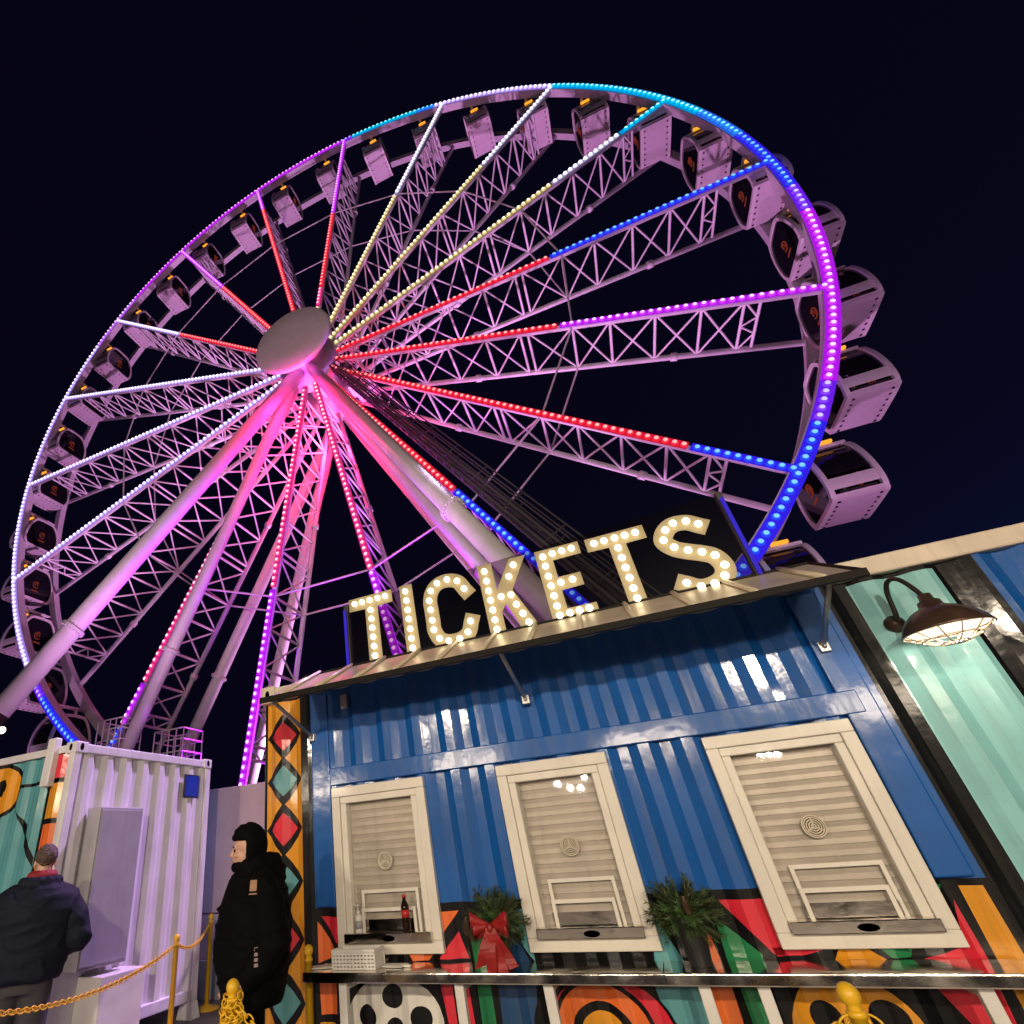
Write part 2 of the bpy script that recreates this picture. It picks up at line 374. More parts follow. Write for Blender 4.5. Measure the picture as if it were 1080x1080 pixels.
# lower mural ground
Pw('black', 1, rect(-2.70, 1.42, .15, 1.142))
for col, poly in [
 ('orange', [(-2.69, 1.06), (-2.51, .85), (-2.69, .80)]), ('red', [(-2.66, 1.09), (-2.467, 1.08), (-2.467, .87)]),
 ('orange', [(-1.65, 1.09), (-1.52, 1.09), (-1.65, .96)]), ('red', [(-1.54, .97), (-1.49, .82), (-1.70, .82)]),
 ('orange', [(-1.93, .862), (-1.73, .862), (-1.79, .81), (-1.9, .81)]), ('green', [(-1.46, .96), (-1.37, .96), (-1.34, .75), (-1.45, .75)]),
 ('dblue', [(-1.29, 1.0), (-1.12, .92), (-1.04, .75), (-1.28, .75)]), ('teal', [(-1.14, 1.08), (-1.035, 1.09), (-1.035, .80), (-1.09, .88)]),
 ('teal', [(-.25, 1.06), (-.14, .77), (-.32, .77)]), ('orange', [(.03, 1.0), (.05, .77), (0., .79)]),
 ('green', [(.09, 1.0), (.13, .97), (.27, .83), (.24, .76), (.08, .76)]), ('red', [(.14, 1.09), (.385, 1.09), (.385, .82), (.33, .83)]),
 ('red', [(.33, .86), (.60, .86), (.47, .82), (.34, .82)]), ('green', [(.82, .862), (.98, .862), (.95, .81), (.86, .81)]), ('yellow', [(.60, .80), (.64, .845), (.70, .86), (.78, .845), (.84, .80)]),
 ('red', [(1.25, 1.05), (1.26, .80), (1.0, .80), (1.19, .86)]), ('yellow', [(1.30, 1.11), (1.39, 1.11), (1.40, .60), (1.29, .60)]), ('green', [(1.185, 1.12), (1.23, 1.12), (1.185, 1.05)]),
 ('orange', [(-2.69, .72), (-2.53, .72), (-2.54, .51), (-2.68, .50)]), ('yellow', [(-2.69, .46), (-2.56, .46), (-2.62, .20), (-2.69, .20)]),
 ('red', [(-1.73, .76), (-1.63, .76), (-1.62, .20), (-1.69, .50)]), ('red', [(-1.58, .76), (-1.53, .76), (-1.50, .20), (-1.58, .20)]),
 ('green', [(-1.46, .72), (-1.36, .72), (-1.36, .20), (-1.47, .20)]), ('dblue', [(-1.31, .72), (-1.05, .72), (-1.13, .30), (-1.33, .30)]),
 ('teal', [(-.36, .76), (-.10, .76), (-.10, .20), (-.30, .20)]), ('orange', [(-.06, .76), (.06, .76), (.05, .20), (-.06, .20)]),
 ('green', [(.10, .76), (.19, .76), (.19, .20), (.10, .20)]), ('red', [(.96, .76), (1.25, .76), (1.22, .36), (1.08, .50)])]:
    Pw(col, 2, poly)
# film reel disc
P('black', 3, circ(-2.09, .45, .40, .31)); P('mural_white', 4, circ(-2.09, .45, .37, .285))
for k in range(5):
    a = pi / 2 + 2 * pi * k / 5; P('black', 5, circ(-2.09 + .215 * cos(a), .45 + .165 * sin(a), .075, .068, 18))
P('black', 5, circ(-2.09, .45, .06, .05, 16))
# ringed disc
P('black', 3, circ(-.70, .46, .42, .30)); P('red', 4, circ(-.66, .46, .36, .27)); P('black', 5, circ(-.70, .46, .295, .265)); P('orange', 6, circ(-.70, .46, .27, .24)); P('black', 7, circ(-.70, .46, .18, .15)); P('yellow', 8, circ(-.70, .46, .13, .105))
# yellow round shape with two black ovals
P('black', 3, circ(.58, .46, .345, .33)); P('yellow', 4, circ(.58, .46, .30, .285)); P('black', 5, circ(.735, .56, .085, .075, 20)); P('black', 5, circ(.46, .56, .07, .07, 20)); P('black', 5, circ(.58, .38, .10, .04, 20))
# right end panel
P('black', 1, rect(1.42, 2.24, .15, 2.83)); P('mint', 2, rect(1.57, 2.035, .15, 2.80))
mu.build('mural', [M[k] for k in PAL], booth)
# flat steel: rails, corner posts, header over the windows, jamb plates
mb = MB()
mb.bbox(-2.50, 1.31, -.022, .03, 2.005, 2.145, .008)
for a, b in [(-2.68, -2.50), (1.21, 1.38)]: mb.bbox(a, b, -.018, .03, 1.15, 2.80, .01)
mb.build('header_beam', M['blue'], booth)
mb = MB()
mb.bbox(X0, X1, -.03, .06, 2.83, 2.955, .012); mb.bbox(X0, X1, 2.34, 2.42, 2.83, 2.95, .012); mb.bbox(X0, X0 + .08, -.02, 2.4, 2.83, 2.945, .012); mb.bbox(X1 - .08, X1, -.02, 2.4, 2.83, 2.945, .012)
for k in range(22):
    mb.box(X0 + .1 + k * .275, X0 + .1 + k * .275 + .15, .06, 2.34, 2.90, 2.93)
mb.box(X0 + .05, X1 - .05, .05, 2.36, 2.885, 2.90)
mb.build('roof', M['cream'], booth)
for x in (X0 - .012, X1 - .15):
    for y in (-.045, 2.27):
        mb = MB(); mb.bbox(x, x + .165, y, y + .165, 2.81, 2.972, .012); cc = mb.build('corner_casting', M['cream'], booth)
        if y < 0:
            mb = MB(); mb.lathe([(0, 0), (.032, 0)], (x + .082, y - .0008, 2.89), 16, Matrix.Rotation(pi / 2, 3, 'X') @ Matrix.Diagonal((.75, 1.25, 1))); mb.build('socket_hole', M['black'], cc)
mb = MB(); mb.box(X0 + .01, X1, .02, 2.39, .0, .15); mb.build('base', M['black'], booth)

def window(a, b):
    root = MB()
    y = -.045
    # outer casing, mitred look with two steps
    def ringf(mbx, x0, x1, z0, z1, wd, y0, y1):
        mbx.bbox(x0, x1, y0, y1, z1 - wd, z1, .006); mbx.bbox(x0, x1, y0, y1, z0, z0 + wd, .006)
        mbx.bbox(x0, x0 + wd, y0 + .0005, y1, z0 + wd, z1 - wd, .006); mbx.bbox(x1 - wd, x1, y0 + .0005, y1, z0 + wd, z1 - wd, .006)
    ringf(root, a - .015, b + .015, WZ0 - .012, WZ1 + .012, .075, -.045, .10)
    o = root.build('window', M['frame'], booth)
    s = MB(); ringf(s, a + .060, b - .060, WZ0 + .063, WZ1 - .063, .052, -.028, .06); s.box(a + .05, b - .05, .13, .15, WZ0 + .05, WZ1 - .05)
    s.box(a - .005, a + .05, .10, .15, WZ0, WZ1); s.box(b - .05, b + .005, .10, .15, WZ0, WZ1)
    s.build('sash', M['frame'], o)
    ia, ib, iz0, iz1 = a + .112, b - .112, WZ0 + .115, WZ1 - .115
    s = MB()
    n = 15; hh = (iz1 - iz0) / n
    for k in range(n):
        z0 = iz0 + k * hh
        s.add([(ia - .01, .052, z0 + .001), (ib + .01, .052, z0 + .001), (ib + .01, .0535, z0 + hh * .5), (ia - .01, .0535, z0 + hh * .5), (ia - .01, .0517, z0 + hh - .003), (ib + .01, .0517, z0 + hh - .003), (ia - .01, .056, z0 + hh + .001), (ib + .01, .056, z0 + hh + .001)],
              [(0, 1, 2, 3), (3, 2, 5, 4), (4, 5, 7, 6)], False)
    s.build('roller_shutter', M['shutter'], o)
    s = MB(); s.box(ia, ib, .028, .034, iz0, iz1); s.build('pane', M['glass'], o)
    s = MB(); cx, cz = (ia + ib) / 2 + .0, 1.43
    for r in (.012, .024, .036, .048): s.path([(cx + r * cos(t * pi / 14), .020, cz + r * 1.0 * sin(t * pi / 14)) for t in range(28)], .0042, 6, closed=True)
    for t in range(3):
        an = pi / 2 + t * 2 * pi / 3; s.tube((cx, .021, cz), (cx + .05 * cos(an), .021, cz + .05 * sin(an)), .004, 6)
    s.path([(cx + .058 * cos(t * pi / 14), .021, cz + .058 * sin(t * pi / 14)) for t in range(28)], .0045, 6, closed=True)
    s.mi = 1; s.lathe([(.0, 0), (.056, 0)], (cx, .0265, cz), 28, Matrix.Rotation(pi / 2, 3, 'X'), False); s.mi = 0
    s.build('speaker_grille', [M['grille'], M['grille_back']], o)
    s = MB(); dx = .07
    for (x0, x1, z1, yy) in ((ia + dx, ib - dx + .03, 1.245, .018), (ia + dx - .0, ib - dx + .0, 1.13, -.002)):
        t_ = .022
        s.box(x0, x1, yy, yy + .008, z1 - t_, z1); s.box(x0, x0 + t_, yy, yy + .008, iz0, z1 - t_); s.box(x1 - t_, x1, yy, yy + .008, iz0, z1 - t_)
    s.build('talk_hatch', M['frame'], o)
    s = MB(); s.bbox(a + .06, b - .055, -.085, .03, .925, .985, .005); s.box(ia + .06, ib - .06, .004, .012, .99, 1.06)
    s.build('pass_tray', M['steel'], o)
    s = MB(); s.lathe([(.0, 0), (.05, 0)], ((a + b) / 2 + .02, -.087, .953), 24, Matrix.Rotation(pi / 2, 3, 'X') @ Matrix.Diagonal((1, .36, 1)))
    s.build('coin_slot', M['black'], o)
    return o
for a, b in WIN: window(a, b)

# awning
AX0, AX1 = -2.71, 1.42
def aw(x, t, up=0.):       # t=0 back edge, 1 front edge
    return Vector((x, -.05 - .70 * t, 2.985 - .345 * t + up))
mb = MB(); mb.add([aw(AX0, 0), aw(AX1, 0), aw(AX1, 1), aw(AX0, 1), aw(AX0, 0, -.012), aw(AX1, 0, -.012), aw(AX1, 1, -.012), aw(AX0, 1, -.012)],
                  [(0, 1, 2, 3), (7, 6, 5, 4), (0, 4, 5, 1), (1, 5, 6, 2), (2, 6, 7, 3), (3, 7, 4, 0)], False)
awn = mb.build('awning', M['awning'], booth)
x = -2.536
while x < AX1:
    mb = MB(); mb.tube(aw(x, .0, .016), aw(x, .99, .016), .018, 6); mb.build('seam', M['seam'], awn); x += .3437
mb = MB()
mb.box(AX0 - .01, AX1 + .01, -.775, -.75, 2.612, 2.656); mb.box(AX0, AX1, -.06, -.03, 2.95, 3.0)
mb.add([aw(AX1, 0, -.02), aw(AX1 + .012, 0, -.02), aw(AX1 + .012, 1, -.02), aw(AX1, 1, -.02), aw(AX1, 0, .02), aw(AX1 + .012, 0, .02), aw(AX1 + .012, 1, .02), aw(AX1, 1, .02)],
       [(0, 1, 2, 3), (4, 5, 6, 7), (0, 1, 5, 4), (1, 2, 6, 5), (2, 3, 7, 6), (3, 0, 4, 7)], False)
mb.build('fascia', M['fascia'], awn)
for x in (-2.66, -.70, 1.27):
    mb = MB(); mb.tube((x, -.02, 2.43), (x, -.70, 2.65), .016, 8); mb.bbox(x - .03, x + .03, -.045, .0, 2.39, 2.46, .006); mb.ball((x, -.055, 2.425), .014, 8, 5)
    mb.build('strut', M['galv'], awn)
mb = MB(); mb.bbox(-2.34, -2.27, -.05, -.01, 2.62, 2.75, .006); mb.build('junction_box', M['galv'], awn)

# ------------------------------------------------------------------ marquee sign
YS = -.10
sign = thing('marquee_sign', 'TICKETS marquee sign of gold bulb letters standing on the booth awning edge', 'sign', (-.5, YS, 2.95))
def stroke(path, wd):
    """outline polygon of a polyline stroke of width wd"""
    L_, R_ = [], []
    n = len(path)
    for i, p in enumerate(path):
        a = Vector(path[max(i - 1, 0)]); b = Vector(path[min(i + 1, n - 1)])
        d = (b - a).normalized(); nn = Vector((-d.y, d.x)); p = Vector(p)
        L_.append(tuple(p + nn * wd / 2)); R_.append(tuple(p - nn * wd / 2))
    return L_ + R_[::-1]
def smooth_path(pts, k=6):
    o = []; n = len(pts)
    for i in range(n - 1):
        p0, p1, p2, p3 = [Vector(pts[max(0, min(n - 1, j))]) for j in (i - 1, i, i + 1, i + 2)]
        for t in range(k):
            t /= k
            o.append(tuple(.5 * ((2 * p1) + (-p0 + p2) * t + (2 * p0 - 5 * p1 + 4 * p2 - p3) * t * t + (-p0 + 3 * p1 - 3 * p2 + p3) * t ** 3)))
    return o + [tuple(pts[-1])]
ZB, ZT = 2.975, 3.65
Cb = [(-1.0, 3.45), (-1.05, 3.54), (-1.14, 3.58), (-1.24, 3.57), (-1.31, 3.51), (-1.34, 3.42), (-1.34, 3.33), (-1.34, 3.23), (-1.34, 3.14), (-1.30, 3.05), (-1.22, 3.01), (-1.12, 3.01), (-1.04, 3.05), (-1.0, 3.14)]
Sb = [(.91, 3.48), (.84, 3.53), (.75, 3.54), (.68, 3.5), (.64, 3.42), (.69, 3.34), (.77, 3.29), (.85, 3.25), (.92, 3.2), (.95, 3.11), (.92, 3.03), (.84, 2.99), (.75, 2.99), (.67, 3.04)]
LET = [
 ('T', [(-2.175, 3.52), (-2.003, 3.515), (-2.003, ZB), (-1.868, ZB), (-1.868, 3.515), (-1.708, 3.52), (-1.708, 3.648), (-2.175, 3.648)],
  [(-2.10, 3.583), (-2.02, 3.583), (-1.935, 3.583), (-1.85, 3.583), (-1.77, 3.583), (-1.935, 3.48), (-1.935, 3.39), (-1.935, 3.30), (-1.935, 3.21), (-1.935, 3.12), (-1.935, 3.03)]),
 ('I', rect(-1.627, -1.495, ZB, 3.648), [(-1.56, z) for z in (3.575, 3.48, 3.385, 3.295, 3.20, 3.11, 3.02)]),
 ('C', None, Cb),
 ('K', [(-.855, ZB), (-.72, ZB), (-.72, 3.16), (-.675, 3.225), (-.585, ZB), (-.445, ZB), (-.59, 3.335), (-.415, 3.628), (-.56, 3.628), (-.72, 3.37), (-.72, 3.635), (-.855, 3.635)],
  [(-.79, 3.56), (-.79, 3.465), (-.79, 3.37), (-.79, 3.28), (-.79, 3.19), (-.79, 3.10), (-.79, 3.015), (-.53, 3.55), (-.59, 3.455), (-.695, 3.29), (-.61, 3.285), (-.585, 3.19), (-.55, 3.10), (-.52, 3.015)]),
 ('E', [(-.335, ZB), (.027, ZB), (.027, 3.065), (-.20, 3.065), (-.20, 3.225), (-.02, 3.232), (-.02, 3.347), (-.20, 3.347), (-.20, 3.505), (.033, 3.507), (.033, 3.62), (-.335, 3.625)],
  [(-.272, z) for z in (3.55, 3.46, 3.365, 3.275, 3.185, 3.095, 3.012)] + [(-.19, 3.558), (-.11, 3.56), (-.03, 3.56), (-.19, 3.285), (-.095, 3.287), (-.19, 3.015), (-.115, 3.017), (-.04, 3.018)]),
 ('T', [(.085, 3.492), (.25, 3.488), (.25, ZB - .005), (.382, ZB - .005), (.382, 3.488), (.542, 3.49), (.542, 3.612), (.085, 3.614)],
  [(.15, 3.548), (.23, 3.548), (.313, 3.548), (.392, 3.548), (.472, 3.548), (.313, 3.455), (.313, 3.365), (.313, 3.275), (.313, 3.185), (.313, 3.095), (.313, 3.01)]),
 ('S', None, Sb)]
for ch, poly, bulbs in LET:
    if poly is None:
        e0 = Vector(bulbs[0]) + (Vector(bulbs[0]) - Vector(bulbs[1])) * .75; e1 = Vector(bulbs[-1]) + (Vector(bulbs[-1]) - Vector(bulbs[-2])) * .75
        poly = stroke(smooth_path([tuple(e0)] + bulbs + [tuple(e1)], 5), .135)
    # channel letter: face set back inside a raised rim
    bm = bmesh.new()
    vs = [bm.verts.new((x, YS + .05, z)) for x, z in poly]; f = bm.faces.new(vs)
    bm.normal_update()
    if f.normal.y > 0: bmesh.ops.reverse_faces(bm, faces=[f])
    ins = bmesh.ops.inset_region(bm, faces=[f], thickness=.011, use_even_offset=True)
    ring = [q for q in bm.faces if q is not f]
    face = f
    ext = bmesh.ops.extrude_face_region(bm, geom=ring)
    for v in [e for e in ext['geom'] if isinstance(e, bmesh.types.BMVert)]: v.co.y -= .075
    bmesh.ops.delete(bm, geom=[q for q in ring if q.is_valid], context='FACES_ONLY')
    lt = MB(); lt.bm(bm, None, False)
    L = lt.build('letter', M['letter'], sign)
    # cream face (the single largest polygon) gets its own material
    L.data.materials.append(M['letter_face'])
    big = max(L.data.polygons, key=lambda p: len(p.vertices)); big.material_index = 1
    back = MB(); back.prism(poly, YS + .0505, YS + .056, lambda u, v, d: (u, d, v)); back.build('back_plate', M['dark_metal'], L)
    for x, z in bulbs:
        b = MB(); b.ball((x, YS + .022, z), .0275, 12, 8); b.build('bulb', M['bulb'], L)
mb = MB(); mb.add([(-2.20, YS + .066, 2.99), (1.12, YS + .066, 2.99), (1.12, YS + .066, 3.71), (-2.20, YS + .066, 3.60)], [(0, 1, 2, 3)])
mb.build('backing_sheet', M['tint'], sign)
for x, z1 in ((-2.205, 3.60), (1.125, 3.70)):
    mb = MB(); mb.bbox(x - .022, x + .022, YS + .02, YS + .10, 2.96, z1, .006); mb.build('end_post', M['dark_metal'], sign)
    mb = MB(); mb.tube((x, YS + .0, 2.98), (x, YS + .0, z1 - .07), .014, 8); mb.build('post_sheen_bar', M['post_sheen'], sign)  # glowing tube added for the blue reflection on the sign ends

# ------------------------------------------------------------------ counter
ct = thing('serving_counter', 'stainless steel counter shelf on white legs under the ticket windows', 'counter', (-.5, -.2, 0))
mb = MB(); mb.bbox(-2.60, -.262, -.36, -.012, .775, .806, .005); mb.bbox(-.258, 1.62, -.36, -.012, .775, .806, .005)
mb.box(-2.595, 1.615, -.367, -.345, .752, .757)
nose = [(-.360, .8062), (-.362, .8055), (-.363, .803), (-.3638, .795), (-.3646, .787), (-.3654, .778), (-.3662, .769), (-.367, .760), (-.3672, .757)]
for x0, x1 in ((-2.60, -.262), (-.258, 1.62)):
    mb.smooth = True; mb.add([(x, y, z) for x in (x0, x1) for y, z in nose], [(i, i + 1, 9 + i + 1, 9 + i) for i in range(8)], True)
mb.build('countertop', M['steel'], ct)
for x in (-2.32, -1.48, -.92, -.08, .20, 1.10):
    mb = MB(); mb.bbox(x - .03, x + .03, -.30, -.25, 0, .775, .005); mb.bbox(x - .025, x + .025, -.25, -.012, .70, .774, .005)
    mb.build('leg', M['white_pl'], ct)

# things on the counter
bk = thing('basket', 'small white perforated plastic basket on the left end of the counter', 'basket', (-2.23, -.19, .806))
mb = MB(); bx0, bx1, by0, by1, bz0, bz1 = -2.40, -2.07, -.28, -.12, .808, .915
for (p0, p1, q) in (((bx0, by0), (bx1, by0), 'x'), ((bx0, by1), (bx1, by1), 'x'), ((bx0, by0), (bx0, by1), 'y'), ((bx1, by0), (bx1, by1), 'y')):
    n = 12 if q == 'x' else 6
    for k in range(n + 1):
        t = k / n; x = p0[0] + (p1[0] - p0[0]) * t; y = p0[1] + (p1[1] - p0[1]) * t
        mb.box(x - .0065, x + .0065, y - .002, y + .002, bz0, bz1) if q == 'x' else mb.box(x - .002, x + .002, y - .0065, y + .0065, bz0, bz1)
    for k in range(6):
        z = bz0 + .006 + k * .02
        hh = .0065
        if q == 'x': mb.box(p0[0], p1[0], p0[1] - .0028, p0[1] + .0028, z - hh, z + hh)
        else: mb.box(p0[0] - .0028, p0[0] + .0028, p0[1], p1[1], z - hh, z + hh)
mb.build('side', M['white_pl'], bk)
mb = MB(); mb.box(bx0, bx1, by0, by1, bz0 - .001, bz0 + .004); mb.build('bottom', M['white_pl'], bk)
mb = MB(); mb.box(bx0 - .006, bx1 + .006, by0 - .006, by0 + .006, bz1 - .012, bz1 + .003); mb.box(bx0 - .006, bx1 + .006, by1 - .006, by1 + .006, bz1 - .012, bz1 + .003)
mb.box(bx0 - .006, bx0 + .006, by0 + .006, by1 - .006, bz1 - .012, bz1 + .003); mb.box(bx1 - .006, bx1 + .006, by0 + .006, by1 - .006, bz1 - .012, bz1 + .003); mb.build('rim', M['white_pl'], bk)
for k, (cx, cy, rz, lab) in enumerate([(-2.52, -.20, .3, 'white leaflet lying left of the basket on the counter'), (-1.97, -.16, -.2, 'white leaflet lying right of the basket on the counter')]):
    mb = MB(); R_ = Matrix.Translation((cx, cy, .809)) @ Matrix.Rotation(rz, 4, 'Z')
    for j in range(4): mb.box(-.08, .08, -.055, .055, j * .0022, j * .0022 + .0014, R_ @ Matrix.Rotation(.08 * j, 4, 'Z'))
    tag(mb.build('leaflet', M['paper']), lab, 'leaflet', 'leaflets on the counter')
mb = MB(); mb.bbox(-1.90, -1.84, -.20, -.17, .807, .822, .006); tag(mb.build('crumpled_tissue', M['paper']), 'small crumpled white tissue right of the leaflets on the counter', 'tissue')
# bottles on the left window tray
bo = thing('soda_bottle', 'dark cola bottle with red label on the left window tray', 'bottle', (-1.90, -.05, .986))
mb = MB(); c_ = (-1.90, -.05, .986)
mb.lathe([(.026, 0), (.031, .006), (.031, .07), (.029, .08), (.029, .125), (.031, .135), (.029, .155), (.014, .19), (.012, .205)], c_, 20); mb.build('body', M['cola'], bo)
mb = MB(); mb.lathe([(.0302, .085), (.0302, .13)], c_, 20); mb.build('label_band', M['cola_label'], bo)
mb = MB(); mb.lathe([(.0145, .203), (.0145, .22), (.012, .222)], c_, 16); mb.build('cap', M['cola_label'], bo)
bo = thing('pump_bottle', 'clear white hand sanitiser pump bottle on the left window tray', 'bottle', (-2.29, -.05, .986))
mb = MB(); c_ = (-2.29, -.05, .986)
mb.lathe([(.024, 0), (.028, .005), (.028, .095), (.022, .11), (.012, .118)], c_, 18); mb.build('body', M['white_pl'], bo)
mb = MB(); mb.lathe([(.0285, .025), (.0285, .075)], c_, 18); mb.build('label_band', M['grey_box'], bo)
mb = MB(); mb.lathe([(.013, .117), (.013, .135), (.005, .137), (.005, .165), (.011, .166), (.011, .176)], c_, 14); mb.tube((c_[0], c_[1], c_[2] + .171), (c_[0] - .035, c_[1] - .01, c_[2] + .168), .005, 8); mb.build('pump', M['white_pl'], bo)

# planters
def planter(cx, cy, label, bow):
    z0 = .807; rnd = random.Random(5 if bow else 11)
    t = thing('planter', label, 'planter', (cx, cy, z0), 'evergreen planters on the counter')
    mb = MB(); mb.lathe([(.055, 0), (.085, .20), (.092, .205), (.092, .225), (.080, .225), (.078, .20), (.02, .19)], (cx, cy, z0), 20, smooth=False); mb.build('pot', M['pot'], t)
    fo = MB(); st = MB(); zc = z0 + .22
    for k in range(230):
        a = rnd.uniform(0, 2 * pi); el = rnd.uniform(-.45, 1.45); ln = rnd.uniform(.08, .235) * (1. if el > 0 else .85)
        d = Vector((cos(a) * cos(el) * 1.2, sin(a) * cos(el) * .8, sin(el))); p = Vector((cx, cy, zc)); pts = [p]
        for j in range(6):
            d = (d + Vector((rnd.uniform(-.12, .12), rnd.uniform(-.12, .12), -.05 + rnd.uniform(-.05, .05)))).normalized(); p = p + d * ln / 6; pts.append(p)
        st.path(pts, .003, 4, r1=.0012)
        for j in range(1, 6):
            for q in range(16):
                b0 = pts[j].lerp(pts[j + 1], q / 15) if j < 6 else pts[j]
                dd = (pts[j + 1] - pts[j]).normalized(); s_ = dd.cross(Vector((rnd.uniform(-1, 1), rnd.uniform(-1, 1), rnd.uniform(-1, 1)))).normalized()
                tip = b0 + (dd * .6 + s_).normalized() * rnd.uniform(.018, .040); w_ = dd.cross(s_) * .0027
                fo.add([b0 - w_, b0 + w_, tip], [(0, 1, 2)], False)
    fo.build('foliage', M['needle'], t); st.build('twig', M['cone'], t)
    cones = [(.02, -.10, .06, .030)] if not bow else [(-.20, -.03, -.02, .035), (-.16, -.06, -.05, .03)]
    for (ox, oy, oz, r) in cones:
        pc = MB(); c = Vector((cx + ox, cy + oy, zc + oz - .03))
        for j in range(9):
            rr = r * (1.05 - abs(j - 2.5) / 9) * (1 if j < 7 else .6)
            for q in range(9):
                a = 2 * pi * (q + .5 * (j % 2)) / 9; e = Vector((cos(a), sin(a), 0)); b0 = c + Vector((0, 0, j * r * .3)); tn = Vector((-sin(a), cos(a), 0)) * rr * .3
                pc.add([b0 + e * rr * .3 - tn, b0 + e * rr * .3 + tn, b0 + e * rr + tn * .8 + Vector((0, 0, .012)), b0 + e * rr - tn * .8 + Vector((0, 0, .012)), b0 + e * rr * .9 + Vector((0, 0, -.002))], [(0, 1, 2, 3), (0, 1, 4)], False)
        pc.build('pine_cone', M['cone'], t)
    if bow:
        b = MB(); c = Vector((cx + .0, cy - .155, zc + .0))
        for sg in (-1, 1):
            for (ang, ln, wd) in ((.32, .125, .075), (-.15, .11, .065)):
                a_, b_ = [], []
                for j in range(13):
                    t_ = j / 12; u = sin(pi * t_); ll = ln * (1 - abs(2 * t_ - 1) ** 2.2)
                    off = Vector((sg * ll * cos(ang), -.035 * (1 if t_ < .5 else -1) * u + -.02, ll * sin(ang) + (.012 if t_ < .5 else -.012)))
                    ww = wd * (.25 + .75 * min(1, u * 1.3)) / 2
                    a_.append(c + off + Vector((0, 0, ww))); b_.append(c + off - Vector((0, 0, ww)))
                b.ribbon(a_, b_); b.sm[-12:] = [True] * 12
            for (sx, ln) in ((.10, .21), (.035, .24)):
                a_, b_ = [], []
                for j in range(9):
                    t_ = j / 8; p = c + Vector((sg * sx * t_ * 1.1, -.02 - .018 * sin(t_ * 5 + sg), -ln * t_)); a_.append(p - Vector((.032, 0, .0))); b_.append(p + Vector((.032, 0, (.02 if j == 8 else 0))))
                b.ribbon(a_, b_)
        b.ball(c + Vector((0, -.03, 0)), .022, 10, 6, (1, .8, 1.2))
        o = b.build('bow', M['ribbon'], t); sd = o.modifiers.new('thick', 'SOLIDIFY'); sd.thickness = .0018
    return t
planter(-1.20, -.17, 'evergreen planter with a big red ribbon bow between the left and middle windows', True)
planter(-.06, -.17, 'evergreen planter with one pine cone and no bow, right of the middle window', False)

# ------------------------------------------------------------------ gooseneck lamp
lp = thing('wall_lamp', 'bronze gooseneck barn lamp with wire guard on the mint green wall panel', 'lamp', (1.685, 0, 2.47))
LX, LY, LZ = 1.755, -.36, 2.34
mb = MB(); mb.lathe([(.055, 0), (.055, .015), (.035, .03), (.03, .06)], (1.685, .0, 2.49), 20, Matrix.Rotation(pi / 2, 3, 'X'))
mb.build('wall_plate', M['lamp_out'], lp)
mb = MB()
pts = smooth_path([(1.64, -.05), (1.64, -.05)], 1)
ctl = [(1.685, -.05, 2.49), (1.688, -.085, 2.53), (1.692, -.105, 2.60), (1.697, -.125, 2.665), (1.705, -.17, 2.71), (1.718, -.225, 2.715), (1.732, -.28, 2.68), (1.745, -.33, 2.60), (LX, LY, 2.52)]
arm = [Vector(p) for p in smooth_path(ctl, 5)]
mb.path([tuple(p) for p in arm], .0135, 12); mb.build('arm', M['dark_metal'], lp)
mb = MB(); mb.lathe([(.012, .215), (.030, .21), (.034, .175), (.052, .165), (.058, .135), (.075, .125), (.115, .105), (.155, .07), (.185, .03), (.200, .0), (.206, -.012), (.198, -.012), (.19, .0), (.14, .055), (.06, .09), (.0, .095)], (LX, LY, LZ), 40)
mb.build('shade', M['lamp_out'], lp)
mb = MB(); mb.lathe([(.0, .062), (.06, .06), (.13, .036), (.185, .0)], (LX, LY, LZ - .004), 36); mb.build('reflector', M['lamp_in'], lp)
mb = MB()
for k in range(6):
    a = pi * k / 6; pts = []
    for j in range(15):
        t = -1 + 2 * j / 14; pts.append((LX + cos(a) * .193 * t, LY + sin(a) * .193 * t, LZ - .012 - .075 * (1 - t * t)))
    mb.path(pts, .004, 6)
for r, dz in ((.198, -.012), (.13, -.053), (.06, -.08)): mb.path([(LX + r * cos(j * pi / 16), LY + r * sin(j * pi / 16), LZ + dz) for j in range(32)], .0042, 6, closed=True)
mb.build('wire_guard', M['cream'], lp)

# ------------------------------------------------------------------ ferris wheel
R = 20.; WC = Vector((-9.11889681, 11.78697686, 22.484)); WA = radians(1.5870930925); PH = -59.75
WU = Vector((cos(WA), sin(WA), 0)); WN = Vector((-sin(WA), cos(WA), 0)); ZU = Vector((0, 0, 1))
def Wp(r, deg, wd=0.):
    a = radians(deg); return WC + WU * (r * cos(a)) + ZU * (r * sin(a)) + WN * wd
wheel = thing('ferris_wheel', 'giant white ferris wheel with colour changing light strips on its rim and spokes', 'ferris wheel', (WC.x, WC.y, 0))
def rim_col(d):
    d = (d - PH) % 360      # relative: spoke i at 20*i
    for lim, c in ((25, 'blue'), (29, 'violet'), (50.5, 'purple'), (55, 'violet'), (67, 'blue'), (74, 'sky'), (100, 'cyan'), (122, 'white'), (125, 'sky'), (138, 'cyan'), (141, 'violet'), (194, 'purple'), (207, 'lilac'), (281, 'white'), (284, 'violet')):
        if d < lim: return c
    return 'blue'
